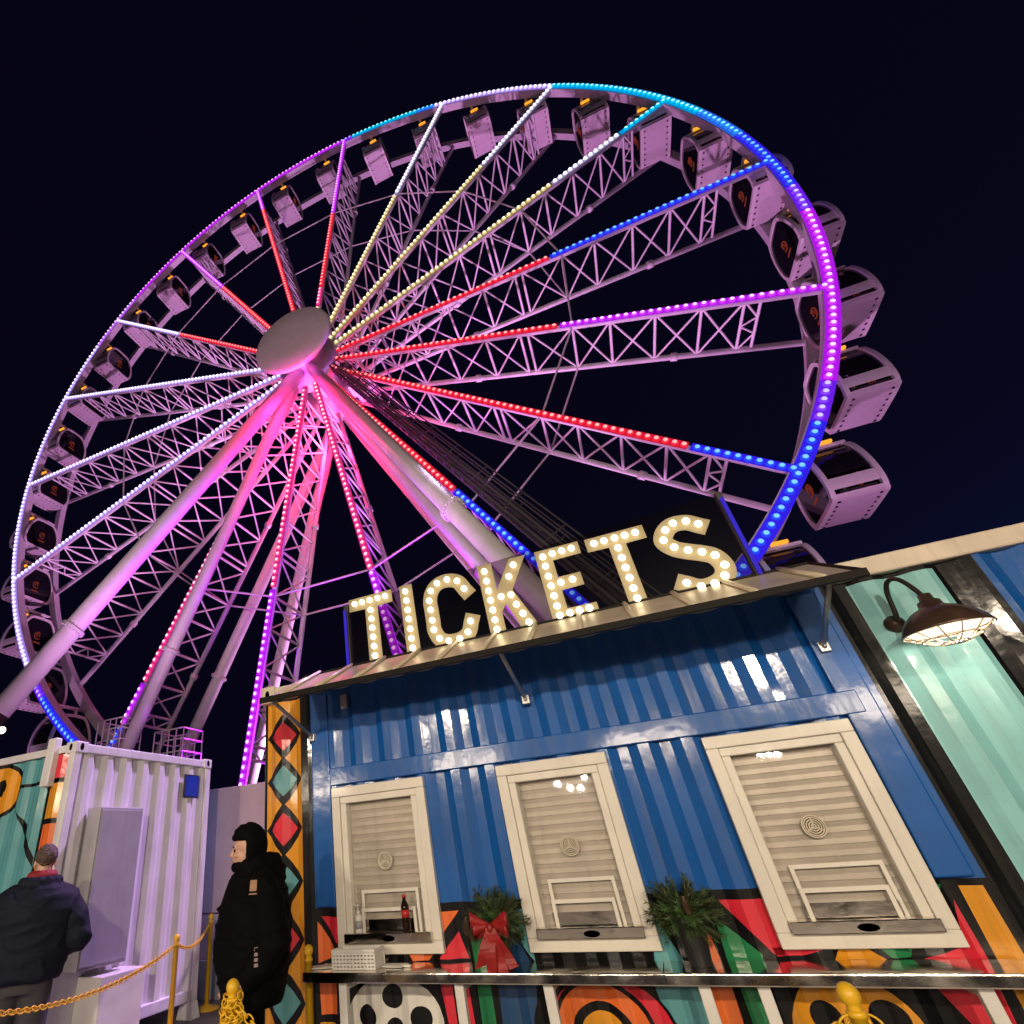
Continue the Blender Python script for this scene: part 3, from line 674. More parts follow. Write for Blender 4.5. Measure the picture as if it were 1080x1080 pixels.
SP = {1: [(20, 'blue'), (17.2, 'red')], 2: [(20, 'purple'), (11.8, 'red')], 3: [(20, 'blue'), (11.8, 'red')], 4: [(20, 'cyan'), (17.6, 'cool'), (14.0, 'warm')],
      5: [(20, 'cool'), (14.0, 'warm')], 6: [(20, 'cool'), (12.0, 'warm')], 7: [(20, 'purple'), (12.1, 'red'), (5.5, 'pink'), (4, 'warm')], 8: [(20, 'purple'), (17.0, 'red')],
      9: [(20, 'purple'), (11.8, 'red')], 10: [(20, 'white'), (11.8, 'red')], 11: [(20, 'white')], 12: [(20, 'white')], 13: [(20, 'white')], 14: [(20, 'white')],
      15: [(20, 'blue'), (18.4, 'purple'), (16.6, 'pink')], 16: [(20, 'purple'), (12.0, 'pink')], 17: [(20, 'purple'), (12.4, 'pink')], 18: [(20, 'blue'), (11.5, 'red')]}
def dot(mb, p, r=.095):
    # small domed diode facing the front
    n = 8; vs = [p - WN * r * .9]; fs = []
    for k, (rr, dd) in enumerate(((.60, .66), (1., 0.))):
        for j in range(n):
            a = 2 * pi * j / n; vs.append(p + (WU * cos(a) + ZU * sin(a)) * r * rr - WN * r * dd)
    mb.mi = 0; mb.add(vs[:n + 1], [(0, 1 + j, 1 + (j + 1) % n) for j in range(n)], True)
    mb.mi = 1; mb.add(vs[1:], [(j, n + j, n + (j + 1) % n, (j + 1) % n) for j in range(n)], True)
def ring_box(r0, r1, w0, w1, a0=0, a1=360, n=216):
    mb = MB(); st = (a1 - a0) / n; vs = []; fs = []
    for k in range(n + 1):
        a = a0 + st * k; vs += [Wp(r0, a, w0), Wp(r1, a, w0), Wp(r1, a, w1), Wp(r0, a, w1)]
    for k in range(n):
        for j in range(4): fs.append((4 * k + j, 4 * k + (j + 1) % 4, 4 * k + 4 + (j + 1) % 4, 4 * k + 4 + j))
    mb.add(vs, fs, False); return mb
front_rim = ring_box(19.78, 20.20, .0, .40).build('rim', M['wheel'], wheel)
rear = ring_box(19.80, 20.20, 2.32, 2.68).build('rim', M['wheel'], wheel)
strips = {}; run = 0; last = None
NR = 18 * 24
for k in range(NR):
    a = PH + 360 * (k + .5) / NR
    c = rim_col(a)
    if c != last: run += 1; last = c
    d_ = strips.setdefault((c, run), (MB(), MB()))
    dot(d_[0], Wp(20.0, a, -.03), .12)
    s_ = 180 / NR
    q0, q1 = a - s_, a + s_
    d_[1].add([Wp(19.82, q0, -.012), Wp(20.212, q0, -.012), Wp(20.212, q1, -.012), Wp(19.82, q1, -.012), Wp(20.212, q0, .16), Wp(20.212, q1, .16)], [(0, 1, 2, 3), (1, 4, 5, 2)], False)  # flat emissive band, paints the glow around the diodes
for (c, _), (d, l) in strips.items():
    s_ = l.build('light_strip', M['halo_' + c], front_rim, weld=True); d.build('light_strip', [M['dot_' + c], M['dome_' + c]], front_rim)
STA = [2.2, 3.8, 5.45, 7.16, 8.87, 10.3, 10.6, 12.3, 13.63, 15.13, 16.56, 17.8, 18.25]
WF, WB = .12, 2.5
for i in range(1, 19):
    a = PH + 20 * i
    mb = MB()
    mb.tube(Wp(1.2, a, WF), Wp(19.8, a, WF), .12, 8); mb.tube(Wp(1.2, a, WB), Wp(19.85, a, WB), .115, 8)
    for j, r in enumerate(STA):
        mb.tube(Wp(r, a, WF), Wp(r, a, WB), .055, 6, caps=False)
        if j + 1 < len(STA):
            r2 = STA[j + 1]
            if r2 - r > .8:
                mb.tube(Wp(r, a, WF), Wp(r2, a, WB), .042, 6, caps=False); mb.tube(Wp(r, a, WB), Wp(r2, a, WF), .042, 6, caps=False)
            elif r > 15:
                m1, m2 = WF + (WB - WF) / 3, WF + (WB - WF) * 2 / 3; rm = r2
                mb.tube(Wp(r, a, WF), Wp(r2, a, m1), .036, 6, caps=False); mb.tube(Wp(r2, a, m1), Wp(r, a, (m1 + m2) / 2), .036, 6, caps=False); mb.tube(Wp(r, a, (m1 + m2) / 2), Wp(r2, a, m2), .036, 6, caps=False); mb.tube(Wp(r2, a, m2), Wp(r, a, WB), .036, 6, caps=False)
    for r in (8.0, 15.8): mb.tube(Wp(r - .12, a, WB + .0), Wp(r + .12, a, WB), .17, 8)
    sp = mb.build('spoke', M['wheel'], wheel)
    segs = SP[i] + [(1.5, None)]
    for (ra, c), (rb, _) in zip(segs, segs[1:]):
        d = MB(); l = MB(); r = ra - .15
        t = (WU * -sin(radians(a)) + ZU * cos(radians(a)))
        l.add([Wp(ra - .05, a, -.022) - t * .14, Wp(ra - .05, a, -.022) + t * .14, Wp(rb + .05, a, -.022) + t * .14, Wp(rb + .05, a, -.022) - t * .14], [(0, 1, 2, 3)], False)
        while r > rb + .1:
            dot(d, Wp(r, a, -.035), .115)
            r -= .27
        l.build('light_strip', M['halo_' + c], sp); d.build('light_strip', [M['dot_' + c], M['dome_' + c]], sp)
# ring of tie rods between neighbouring spokes
for wd in (WF, WB):
    for i in range(18):
        mb = MB(); mb.tube(Wp(12.3, PH + 20 * i, wd), Wp(12.3, PH + 20 * i + 20, wd), .04, 6, caps=False); mb.build('tie_rod', M['wheel'], wheel)
# hub
Mh = Matrix((WU, -ZU, WN)).transposed()     # local z along the axle
mb = MB(); mb.lathe([(.9, -1.0), (1.0, -.9), (1.0, -.3), (1.55, -.25), (1.55, .45), (.85, .5), (.85, 2.1), (1.55, 2.15), (1.55, 2.85), (1.0, 2.9), (1.0, 3.6), (.9, 3.7)], WC, 40, Mh)
hub = mb.build('hub', M['wheel'], wheel)
mb = MB(); mb.lathe([(.0, -1.80), (1.0, -1.79), (1.9, -1.74), (2.02, -1.68), (2.05, -1.58), (1.95, -1.5), (1.3, -1.2), (.95, -.95)], WC, 64, Mh); mb.build('hub_cap', M['cap'], hub)
# legs
def Lp(dx, dz, wd): return WC + WU * dx + ZU * dz + WN * wd
def leg(top, bot, r, fl=.57):
    a, b = Lp(*top), Lp(*bot)
    mb = MB(); mb.tube(a, b, r, 28)
    n = (b - a).normalized()
    ug = (a.lerp(b, fl),)
    for c in ug:
        rot = n.to_track_quat('Z', 'Y').to_matrix(); mb.lathe([(r, -.05), (r + .09, -.05), (r + .09, .05), (r, .05)], c, 28, rot, False)
        for k in range(20):
            e = rot @ Vector((cos(k * pi / 10), sin(k * pi / 10), 0)) * (r + .05); mb.tube(c + e - n * .09, c + e + n * .09, .022, 6)
    return mb.build('leg', M['wheel'], wheel)
k_ = 22.2 / 19.
def ext(top, b20): return tuple(top[j] + (b20[j] - top[j]) * k_ for j in range(3))
for s in (-1, 1):
    t = (.35 * s, -1.0, -.5)
    cutE = ext(t, (9.9 * s if s < 0 else 9.55, -20, -6.9))
    if s < 0:
        # far left leg: the white upper length, then a black lower length
        e = tuple(t[j] + (cutE[j] - t[j]) * .700 for j in range(3)); leg(t, e, .33, .83)
        mb = MB(); mb.tube(Lp(*tuple(t[j] + (cutE[j] - t[j]) * .7005 for j in range(3))), Lp(*cutE), .32, 24); mb.build('leg', M['black_plastic'], wheel)
    else: leg(t, cutE, .26)
    leg(t, ext(t, (9.33 * s, -20, -.8)), .26)
    t = (.35 * s, -1.0, 3.5)
    leg(t, ext(t, (10.6 * s, -20, 3.4)), .28); leg(t, ext(t, (9.55 * s, -20, 8.6)), .28)
# service stair with handrails beside the right front leg
a, b = Vector(Lp(.35, -1., -.5)), Vector(Lp(*ext((.35, -1., -.5), (9.9, -20, -6.9))))
mb = MB(); ax = (b - a).normalized(); sd = ax.cross(WN).normalized(); sd = sd if sd.z > 0 else -sd
a, b = a + sd * .66 + ax * 1.2 + WN * .3, b + sd * .66 + WN * .3
for off, dp in ((.0, -.22), (.0, .22), (.22, -.22), (.22, .22), (.62, -.22), (.62, .22), (.42, -.22), (.42, .22)):
    mb.tube(a + sd * off + WN * dp, b + sd * off + WN * dp, .05 if off < .3 else .024, 6)
n = 46
for k in range(n):
    p = a.lerp(b, k / n)
    mb.tube(p - WN * .22, p + WN * .22, .03, 5)
    if k % 3 == 0:
        for dp in (-.22, .22): mb.tube(p + WN * dp, p + WN * dp + sd * .62, .024, 5)
        q = a.lerp(b, (k + 3) / n); mb.tube(p - WN * .22, q - WN * .22 + sd * .22, .02, 5)
mb.build('service_stair', M['walk'], wheel)
mb = MB()
for (x, z) in ((2.6, -2.2), (2.2, -1.7)):
    c = Lp(x, z, .9); mb.box(c.x - .5, c.x + .5, c.y - .3, c.y + .5, c.z - .35, c.z - .25)
mb.build('service_platform', M['wheel'], wheel)
# cage railings at leg feet
for (dx, dz, wd, sx) in ((-8.36, -17.2, -.8, .6), (-5.45, -18.0, -.8, .65)):
    mb = MB(); c = Lp(dx, dz, wd)
    for z in (0, .4, .8, 1.15): mb.path([c + WU * (x * sx) + WN * (y * .5) + ZU * z for x, y in ((-1, -1), (1, -1), (1, 1), (-1, 1))], .026, 6, closed=True)
    for x in (-1, -.5, 0, .5, 1):
        for y in (-1, 1): mb.tube(c + WU * (x * sx) + WN * (y * .5) - ZU * .3, c + WU * (x * sx) + WN * (y * .5) + ZU * 1.15, .024, 6)
    mb.box(c.x - sx, c.x + sx, c.y - .5, c.y + .5, c.z - .1, c.z)
    mb.box(c.x - .3, c.x + .3, c.y - .3, c.y + .3, 0, c.z - .1)
    mb.build('access_platform', M['wheel'], wheel)

# gondolas ----------------------------------------------------------
def prof_pts(sc=1.):
    P0 = [(0, -.52), (.45, -.54), (.66, -.64), (.86, -.90), (1.03, -1.28), (1.13, -1.70), (1.15, -2.05), (1.11, -2.32), (1.02, -2.50), (.90, -2.60), (.0, -2.62)]
    r = smooth_path(P0, 3)
    full = r + [(-u, z) for u, z in r[::-1]][1:-1]
    cz = -1.6
    return [(u * sc, cz + (z - cz) * sc) for u, z in full]
def make_gondola():
    g = thing('gondola', 'x', 'gondola', (0, 0, 0), 'gondolas hanging from the wheel rim')
    LH = .70
    Pt = prof_pts(); n = len(Pt); E3 = lambda u, z, d: Vector((d, u, z))
    # end frames: white rings around rounded end glazing
    mb = MB()
    for sg in (-1, 1):
        x0, x1 = sg * LH, sg * (LH - .13); Pi = prof_pts(.885)
        vs = [E3(u, z, x0) for u, z in Pt] + [E3(u, z, x1) for u, z in Pt] + [E3(u, z, x0) for u, z in Pi] + [E3(u, z, x1) for u, z in Pi]; fs = []
        for i in range(n):
            j = (i + 1) % n; fs += [(i, j, n + j, n + i), (i, j, 2 * n + j, 2 * n + i), (2 * n + i, 2 * n + j, 3 * n + j, 3 * n + i), (n + i, n + j, 3 * n + j, 3 * n + i)]
        mb.add(vs, fs, False)
    # roof skin and lower side band between the end frames
    Ps = prof_pts(.965)
    def skin(mbx, za, zb, Pq, inset=.0):
        for sg in (1, -1):
            ch = [(u * sg, z) for u, z in Pq[:len(Pq) // 2 + 1] if za >= z >= zb]
            mbx.ribbon([E3(u, z, -LH + .13 - inset) for u, z in ch], [E3(u, z, LH - .13 + inset) for u, z in ch])
    skin(mb, -.5, -.74, Ps); skin(mb, -1.84, -2.32, Ps)
    mb.build('cabin_shell', M['gond'], g)
    for sg in (-1, 1):
        gm = MB(); Pq = prof_pts(.93)
        ch = [(u * sg, z) for u, z in Pq[:len(Pq) // 2 + 1] if -.70 >= z >= -1.90]
        gm.ribbon([E3(u, z, -LH + .12) for u, z in ch], [E3(u, z, LH - .12) for u, z in ch]); gm.build('window', M['gglass'], g)
        gm = MB(); Pe = prof_pts(.885); Pe = [(u, z) for u, z in Pe]
        gm.add([E3(u, z, sg * (LH - .05)) for u, z in Pe], [tuple(range(len(Pe)))]); dr = gm.build('door', M['gglass'], g)
        lg = MB()
        arc = [(sg * (LH - .045), .20 * cos(t), -1.62 + .20 * sin(t)) for t in [radians(50 + 26 * k) for k in range(11)]]
        lg.path(arc, .030, 5); lg.path([(sg * (LH - .045), .09 * cos(t) + .02, -1.60 + .10 * sin(t)) for t in [radians(-40 + 40 * k) for k in range(8)]], .028, 5)
        lg.box(sg * (LH - .045) - .006, sg * (LH - .045) + .006, -.22, .22, -2.06, -1.98)
        lg.build('emblem', M['logo'], dr)
    fl = MB(); Pf = prof_pts(.99)
    ch = [(u, z) for u, z in Pf if z < -2.44]; ch.sort()
    fl.ribbon([E3(u, z, -LH + .125) for u, z in ch], [E3(u, z, LH - .125) for u, z in ch]); fo = fl.build('floor_panel', M['gfloor'], g)
    st = MB()
    for sg in (-1, 1):
        for k in range(7): st.box(sg * (LH - .19) - .03, sg * (LH - .19) + .03, -.84 + k * .28 - .03, -.84 + k * .28 + .03, -2.632, -2.60)
    st.build('stud', M['stud'], fo); st = MB()
    st.box(-.45, .45, 1.035, 1.06, -2.42, -2.36); st.box(-.45, .45, -1.06, -1.035, -2.42, -2.36)
    st.build('dark_slot', M['stud'], fo)  # dark slots along the lower sides
    vt = MB()
    for sg in (-1, 1):
        for x in (-.28, .28): vt.bbox(x - .23, x + .23, sg * 1.06 - .045, sg * 1.06 + .045, -2.10, -1.94, .012)
    vt.build('vent', M['gond'], g)
    hg = MB(); hg.tube((0, -1.0, -.05), (0, 1.0, -.05), .085, 10)
    for y in (-.5, .5): hg.bbox(-.07, .07, y - .06, y + .06, -.62, .03, .015)
    hg.bbox(-.62, .62, -.66, -.54, -.60, -.50, .02); hg.bbox(-.62, .62, .54, .66, -.60, -.50, .02)
    hg.build('hanger', M['gond'], g)
    am = MB(); am.bbox(-.16, .30, -.76, -.60, -.50, -.40, .03); am.build('light', M['amber'], g)
    return g
WORDS = {0: 'lowest', 1: 'second lowest', 2: 'third'}
spots = [d for d in range(-45, 236, 10)]
g0 = make_gondola()
pos = {}
for k, d in enumerate(spots):
    a = PH - 0. + (d + 60)
    o = g0 if k == 0 else copy_tree(g0)
    o.location = Wp(20.0, a, 1.25); o.rotation_euler = (0, 0, WA)
    rel = d + 60; i = rel // 20; left_half = rel % 20 == 15
    nth = k + 1
    ords = ['first', 'second', 'third', 'fourth', 'fifth', 'sixth', 'seventh', 'eighth', 'ninth', 'tenth', 'eleventh', 'twelfth', 'thirteenth', 'fourteenth', 'fifteenth']
    col = {'blue': 'blue', 'purple': 'purple', 'cyan': 'cyan', 'white': 'white', 'sky': 'blue', 'violet': 'blue', 'lilac': 'purple'}[rim_col(a)]
    if nth <= 15:
        lab = f'white gondola by the {col} lit rim, {ords[nth-1]} counterclockwise from the booth roof'
    else:
        m_ = len(spots) - k
        lab = f'white gondola by the {col} lit rim, {ords[m_-1]} clockwise from the white container'
    o['label'] = lab; o.scale = (.93, .95, .92)

# ------------------------------------------------------------------ white shipping container on the left
CX, CY0, CY1, CZ0, CZ1 = -5.58, -.22, 2.06, .16, 2.78
cont = thing('shipping_container', 'white corrugated shipping container with teal mural on its long side', 'container', (CX - 3, .9, 0))
mb = MB(); sheet(mb, CY0 + .10, CY1 - .10, CZ0 + .1, CZ1 - .1, [], lambda u, d, z: (CX - .02 - d, u, z)); mb.build('end_wall', M['cont_white'], cont)
mb = MB(); sheet(mb, CX - 5.96, CX - .10, CZ0 + .1, CZ1 - .1, [], lambda u, d, z: (u, CY0 + .02 + d, z)); mb.box(CX - 5.96, CX - .1, CY1 - .05, CY1 - .02, CZ0 + .1, CZ1 - .1); mb.box(CX - 6.0, CX - 5.97, CY0 + .1, CY1 - .1, CZ0 + .1, CZ1 - .1); mb.box(CX - 5.9, CX - .1, CY0 + .1, CY1 - .1, CZ1 - .06, CZ1 - .04)
mb.build('side_wall', M['teal'], cont)
cm = MB()
def Q(col, layer, poly): P(col, layer, poly, cm, lambda u, d, z: (u, CY0 + .02 + d, z))
Q('black', 1, rect(-7.3, -5.69, 2.40, 2.435)); 
Q('black', 1, rect(-5.98, -5.69, .3, 2.68)); Q('red', 2, rect(-5.93, -5.69, 2.44, 2.68)); Q('yellow', 2, rect(-5.94, -5.69, 2.05, 2.39)); Q('orange', 2, rect(-5.94, -5.69, 1.55, 2.0)); Q('red', 2, rect(-5.94, -5.69, .9, 1.5)); Q('yellow', 2, rect(-5.94, -5.69, .32, .85))
Q('black', 2, [(-6.50, 2.24), (-6.44, 2.22), (-6.22, 1.93), (-5.99, 1.62), (-5.99, 1.70), (-6.20, 2.02)])
Q('black', 2, circ(-6.80, 2.40, .40, .30)); Q('yellow', 3, circ(-6.80, 2.40, .355, .26)); Q('black', 4, circ(-6.78, 2.44, .12, .09))
cm.build('mural', [M[k] for k in PAL], cont)
mb = MB()
for (x0, x1) in ((CX - .10, CX), (CX - 6.06, CX - 5.96)):
    for (y0, y1) in ((CY0, CY0 + .10), (CY1 - .10, CY1)): mb.bbox(x0, x1, y0, y1, CZ0, CZ1 - .001, .012)
mb.bbox(CX - .08, CX - .004, CY0 + .1, CY1 - .1, CZ1 - .10, CZ1 - .005, .01); mb.bbox(CX - .08, CX - .004, CY0 + .1, CY1 - .1, CZ0, CZ0 + .11, .01)
mb.bbox(CX - 5.96, CX - .1, CY0 + .004, CY0 + .08, CZ1 - .09, CZ1 - .01, .01); mb.bbox(CX - 5.96, CX - .1, CY0 + .004, CY0 + .08, CZ0, CZ0 + .11, .01)
mb.build('rail', M['cont_white'], cont)
for (x, y) in ((CX - .16, CY0 - .006), (CX - .16, CY1 - .155)):
    mb = MB(); mb.bbox(x, x + .168, y, y + .162, CZ1 - .11, CZ1 + .012, .012); o = mb.build('corner_casting', M['cont_white'], cont)
    h = MB(); h.lathe([(0, 0), (.032, 0)], (x + .1685, y + .08, CZ1 - .045), 16, Matrix.Rotation(pi / 2, 3, 'Y') @ Matrix.Diagonal((1.25, .8, 1))); h.lathe([(0, 0), (.03, 0)], (x + .084, y - .0005, CZ1 - .045), 16, Matrix.Rotation(pi / 2, 3, 'X') @ Matrix.Diagonal((.8, 1.25, 1))); h.build('socket_hole', M['black'], o)
mb = MB(); mb.bbox(-5.99, -5.86, CY0 - .06, CY0 + .03, 2.36, 2.86, .015); mb.build('hinge_post', M['cont_white'], cont)
for y in (CY0 + .02, CY1 - .13):
    mb = MB(); mb.add([(CX - .14, y, .16), (CX, y, .16), (CX, y + .13, .16), (CX - .14, y + .13, .16), (CX - .17, y - .02, 0), (CX + .04, y - .02, 0), (CX + .04, y + .15, 0), (CX - .17, y + .15, 0)], [(0, 1, 2, 3), (7, 6, 5, 4), (0, 4, 5, 1), (1, 5, 6, 2), (2, 6, 7, 3), (3, 7, 4, 0)], False); mb.build('foot', M['cont_white'], cont)
mb = MB(); mb.bbox(CX - .03, CX + .17, .10, .71, .72, 2.13, .012); cab = mb.build('electrical_cabinet', M['grey_box'], cont)
mb = MB(); mb.bbox(CX + .17, CX + .178, .12, .69, .75, 2.10, .003); mb.build('door', M['grey_box'], cab)
mb = MB(); mb.bbox(CX - .03, CX + .30, .30, .86, .0, .66, .01); mb.build('lower_cabinet', M['white_pl'], cont)
mb = MB(); mb.bbox(CX - .025, CX + .0, 1.55, 1.83, 2.29, 2.57, .004); nf = mb.build('notice', M['dark_metal'], cont)
mb = MB(); mb.box(CX + .0002, CX + .004, 1.565, 1.815, 2.305, 2.555); mb.build('face', M['notice'], nf)

# pale hoarding between container and booth
ho = thing('hoarding', 'smooth pale pink hoarding wall between the white container and the booth', 'wall', (-6., 2.8, 0))
mb = MB(); mb.bbox(-8.2, -3.0, 2.80, 2.86, .93, 2.50, .01); mb.build('upper_panel', M['panel'], ho)
mb = MB(); mb.bbox(-8.2, -3.0, 2.79, 2.85, .42, .915, .01); mb.build('middle_panel', M['panel'], ho)
mb = MB(); mb.bbox(-8.2, -3.0, 2.80, 2.86, .0, .405, .01); mb.build('lower_panel', M['grey_box'], ho)

# ------------------------------------------------------------------ stanchions and chains
def stanchion(x, y, h, label):
    t = thing('stanchion', label, 'stanchion', (x, y, 0), 'yellow chain stanchions')
    mb = MB(); mb.lathe([(.027, .02), (.027, h - .10), (.031, h - .10), (.031, h - .085), (.025, h - .08)], (x, y, 0), 20); mb.build('post', M['post_yellow'], t)
    mb = MB(); mb.lathe([(.16, .0), (.165, .01), (.155, .022), (.06, .04), (.03, .055)], (x, y, 0), 28); mb.build('base', M['post_yellow'], t)
    mb = MB(); mb.lathe([(.022, h - .082), (.024, h - .075)] + [(.036 * sin(pi * k / 10), h - .037 - .038 * cos(pi * k / 10)) for k in range(2, 11)], (x, y, 0), 20); mb.build('ball_top', M['post_yellow'], t)
    return t
SA = (-5.02, 1.01); SB = (-5.69, 2.37); SC = (-2.38, -1.44); SD = (-2.665, -.17); SE = (.41, -1.43)
stanchion(*SA, .90, 'yellow stanchion in front of the white container end, chains on both sides')
stanchion(*SB, .96, 'yellow stanchion farthest back by the pale hoarding, base visible')
stanchion(*SC, .96, 'yellow stanchion with chain wound around its top beside the man in black')
stanchion(*SD, .94, 'yellow stanchion at the left end of the steel counter')
stanchion(*SE, .96, 'yellow stanchion in front of the counter under the right window')
def chain(pts, label, ln=.055, r=.0045):
    mb = MB()
    # resample the hanging line at link spacing
    P_ = [Vector(p) for p in pts]; seg = [0]
    for a, b in zip(P_, P_[1:]): seg.append(seg[-1] + (b - a).length)
    tot = seg[-1]; n = max(2, int(tot / (ln * .72)))
    def at(s):
        for k in range(len(seg) - 1):
            if s <= seg[k + 1] + 1e-9: return P_[k].lerp(P_[k + 1], (s - seg[k]) / max(1e-9, seg[k + 1] - seg[k]))
        return P_[-1]
    for k in range(n):
        c = at((k + .5) / n * tot); d = (at(min(tot, (k + 1) / n * tot)) - at(k / n * tot)).normalized()
        u = d.cross(ZU); u = u.normalized() if u.length > .1 else WU; v = u.cross(d)
        s = (u + v).normalized() if k % 2 else (u - v).normalized()
        loop = [c + d * (ln / 2 * cos(t)) + s * (ln * .33 * sin(t)) for t in [2 * pi * j / 12 for j in range(12)]]
        mb.path(loop, r, 5, closed=True)
    return tag(mb.build('chain', M['post_yellow']), label, 'chain', 'yellow plastic chains')
def sag(a, b, s, n=20):
    a = Vector(a); b = Vector(b); return [a.lerp(b, k / n) - ZU * (s * 4 * (k / n) * (1 - k / n)) for k in range(n + 1)]
SF = (-3.8, -2.43); SG = (2.6, -1.5)
stanchion(*SF, 1.06, 'yellow stanchion nearest the man in navy, at the near end of his chain')
stanchion(*SG, .96, 'yellow stanchion farthest right, in front of the mint panel')
chain(sag((SA[0], SA[1] - .03, .80), (-3.8, -2.4, .98), .18, 30), 'yellow chain sagging in front of the man in navy', .06)
chain(sag((SA[0], SA[1] + .03, .80), (SB[0], SB[1] - .03, .84), .10), 'yellow chain between the two stanchions by the white container', .05)
chain(sag((SC[0] + .03, SC[1], .85), (SE[0] - .03, SE[1], .86), .5, 40), 'yellow chain sagging between the wound stanchion and the stanchion under the right window', .055)
mbp = []
rr = random.Random(3)
for k in range(150):
    t = k / 150; a = t * 2 * pi * 6; mbp.append((SC[0] + (.038 + .022 * t + .008 * sin(k * 1.7)) * cos(a), SC[1] + (.038 + .022 * t) * sin(a), .875 - .13 * t + .022 * sin(a * 2.3)))
chain(mbp, 'yellow chain wound around the stanchion beside the man in black', .05, .0042)
chain(sag((SE[0] + .03, SE[1], .86), (2.6, -1.5, .86), .45, 40), 'yellow chain hanging right from the stanchion under the right window')

# ------------------------------------------------------------------ street lamp at far left
sl = thing('street_lamp', 'dark lamp post with two glowing globes at the left edge', 'street lamp', (-21.7, 8.7, 0))
b0 = Vector((0, -D, H)); dr = Vector((-.8533, .5215, .2265))
p1 = b0 + dr * 25.0; p2 = b0 + Vector((-.8502, .5264, .1962)) * 25.0
mb = MB(); mb.tube((p1.x - .6, p1.y, 0), (p1.x - .6, p1.y, p1.z + .3), .09, 10); mb.tube((p1.x - .6, p1.y, p1.z - .3), (p1.x, p1.y, p1.z - .3), .04, 8); mb.tube((p2.x - .6, p2.y, p2.z - .3), (p2.x, p2.y, p2.z - .3), .04, 8); mb.build('pole', M['dark_metal'], sl)
for p in (p1, p2):
    mb = MB(); mb.ball(p, .13, 14, 8); mb.build('globe', M['globe'], sl)

# ------------------------------------------------------------------ people
def fuse(mb, voxel, smooth=6, fac=.5):
    """one continuous skin grown over overlapping closed shapes"""
    me = bpy.data.meshes.new('tmp'); me.from_pydata([tuple(v) for v in mb.v], [], mb.f)
    bm = bmesh.new(); bm.from_mesh(me); bmesh.ops.recalc_face_normals(bm, faces=bm.faces); bm.to_mesh(me); bm.free()
    o = bpy.data.objects.new('tmp', me); C.objects.link(o)
    r = o.modifiers.new('r', 'REMESH'); r.mode = 'VOXEL'; r.voxel_size = voxel; r.use_smooth_shade = True
    s = o.modifiers.new('s', 'SMOOTH'); s.iterations = smooth; s.factor = fac
    dg = bpy.context.evaluated_depsgraph_get(); ev = o.evaluated_get(dg); m2 = bpy.data.meshes.new_from_object(ev, depsgraph=dg)
    bpy.data.objects.remove(o); bpy.data.meshes.remove(me)
    return m2
from mathutils import noise as mn
def ruffle(me, amp, fr):
    for v in me.vertices: v.co += v.normal * amp * mn.noise(v.co * fr) + Vector((0, 0, amp * .5 * mn.noise(v.co * fr * 2.3)))
def wrinkle(me, amp, fr):
    for v in me.vertices:
        p = Vector((v.co.x * .7, v.co.y * .7, v.co.z * 1.6)) * fr; n_ = 1 - abs(mn.noise(p + Vector((3, 7, 1)))) * 2; v.co += v.normal * amp * (n_ ** 3 if n_ > 0 else 0)
def link_mesh(name, me, m, parent):
    me.name = name; o = bpy.data.objects.new(name, me); C.objects.link(o); me.materials.clear(); me.materials.append(m); o.parent = parent
    me.polygons.foreach_set('use_smooth', [True] * len(me.polygons)); return o
def loft(mb, rings, n=20):
    """rings: (centre, rx, ry) ellipses lying level"""
    vs = []; fs = []
    for c, rx, ry in rings:
        for j in range(n):
            a = 2 * pi * j / n; vs.append((c[0] + rx * cos(a), c[1] + ry * sin(a), c[2]))
    k = len(rings)
    for i in range(k - 1):
        for j in range(n): fs.append((i * n + j, i * n + (j + 1) % n, (i + 1) * n + (j + 1) % n, (i + 1) * n + j))
    fs.append(tuple(range(n - 1, -1, -1))); fs.append(tuple((k - 1) * n + j for j in range(n)))
    mb.add(vs, fs)
def limb(mb, pts, rad, n=14):
    mb.path(pts, list(rad), n)
    for p, r in zip(pts, rad): mb.ball(p, r * .98, 12, 8)
def hand(mb, wrist, d, palm, side):
    """relaxed hand: wrist point, direction of the fingers, palm normal, side of the thumb"""
    w0 = Vector(wrist); d = Vector(d).normalized(); pn = Vector(palm).normalized(); s = d.cross(pn).normalized() * side
    for t in (0, .35, .7, 1.): 
        for q in (-1, 0, 1): mb.ball(w0 + d * (.085 * t) + s * (.021 * q * (.75 + .25 * t)), .0145, 8, 6)
    for q, ln, cu in ((-.032, .058, .75), (-.011, .074, .62), (.011, .08, .55), (.031, .07, .5)):
        p = w0 + d * .088 + s * q; dd = d.copy(); pts = [w0 + d * .06 + s * q * .9, p]
        for j in range(3):
            dd = (dd + pn * cu * (.55 if j == 0 else .7)).normalized(); p = p + dd * ln * (.45, .32, .25)[j]; pts.append(p)
        mb.path(pts, [.0092, .0092, .0086, .008, .0066], 8); mb.ball(pts[-1], .0066, 8, 5)
    p = w0 + d * .025 + s * .026; dd = (d * .7 + s * .75 + pn * .2).normalized(); pts = [w0 + d * .015 + s * .012, p, p + dd * .034]; dd = (dd + d * .5 + pn * .35).normalized(); pts.append(pts[-1] + dd * .028)
    mb.path(pts, [.012, .0115, .0098, .0075], 8); mb.ball(pts[-1], .0075, 8, 5)
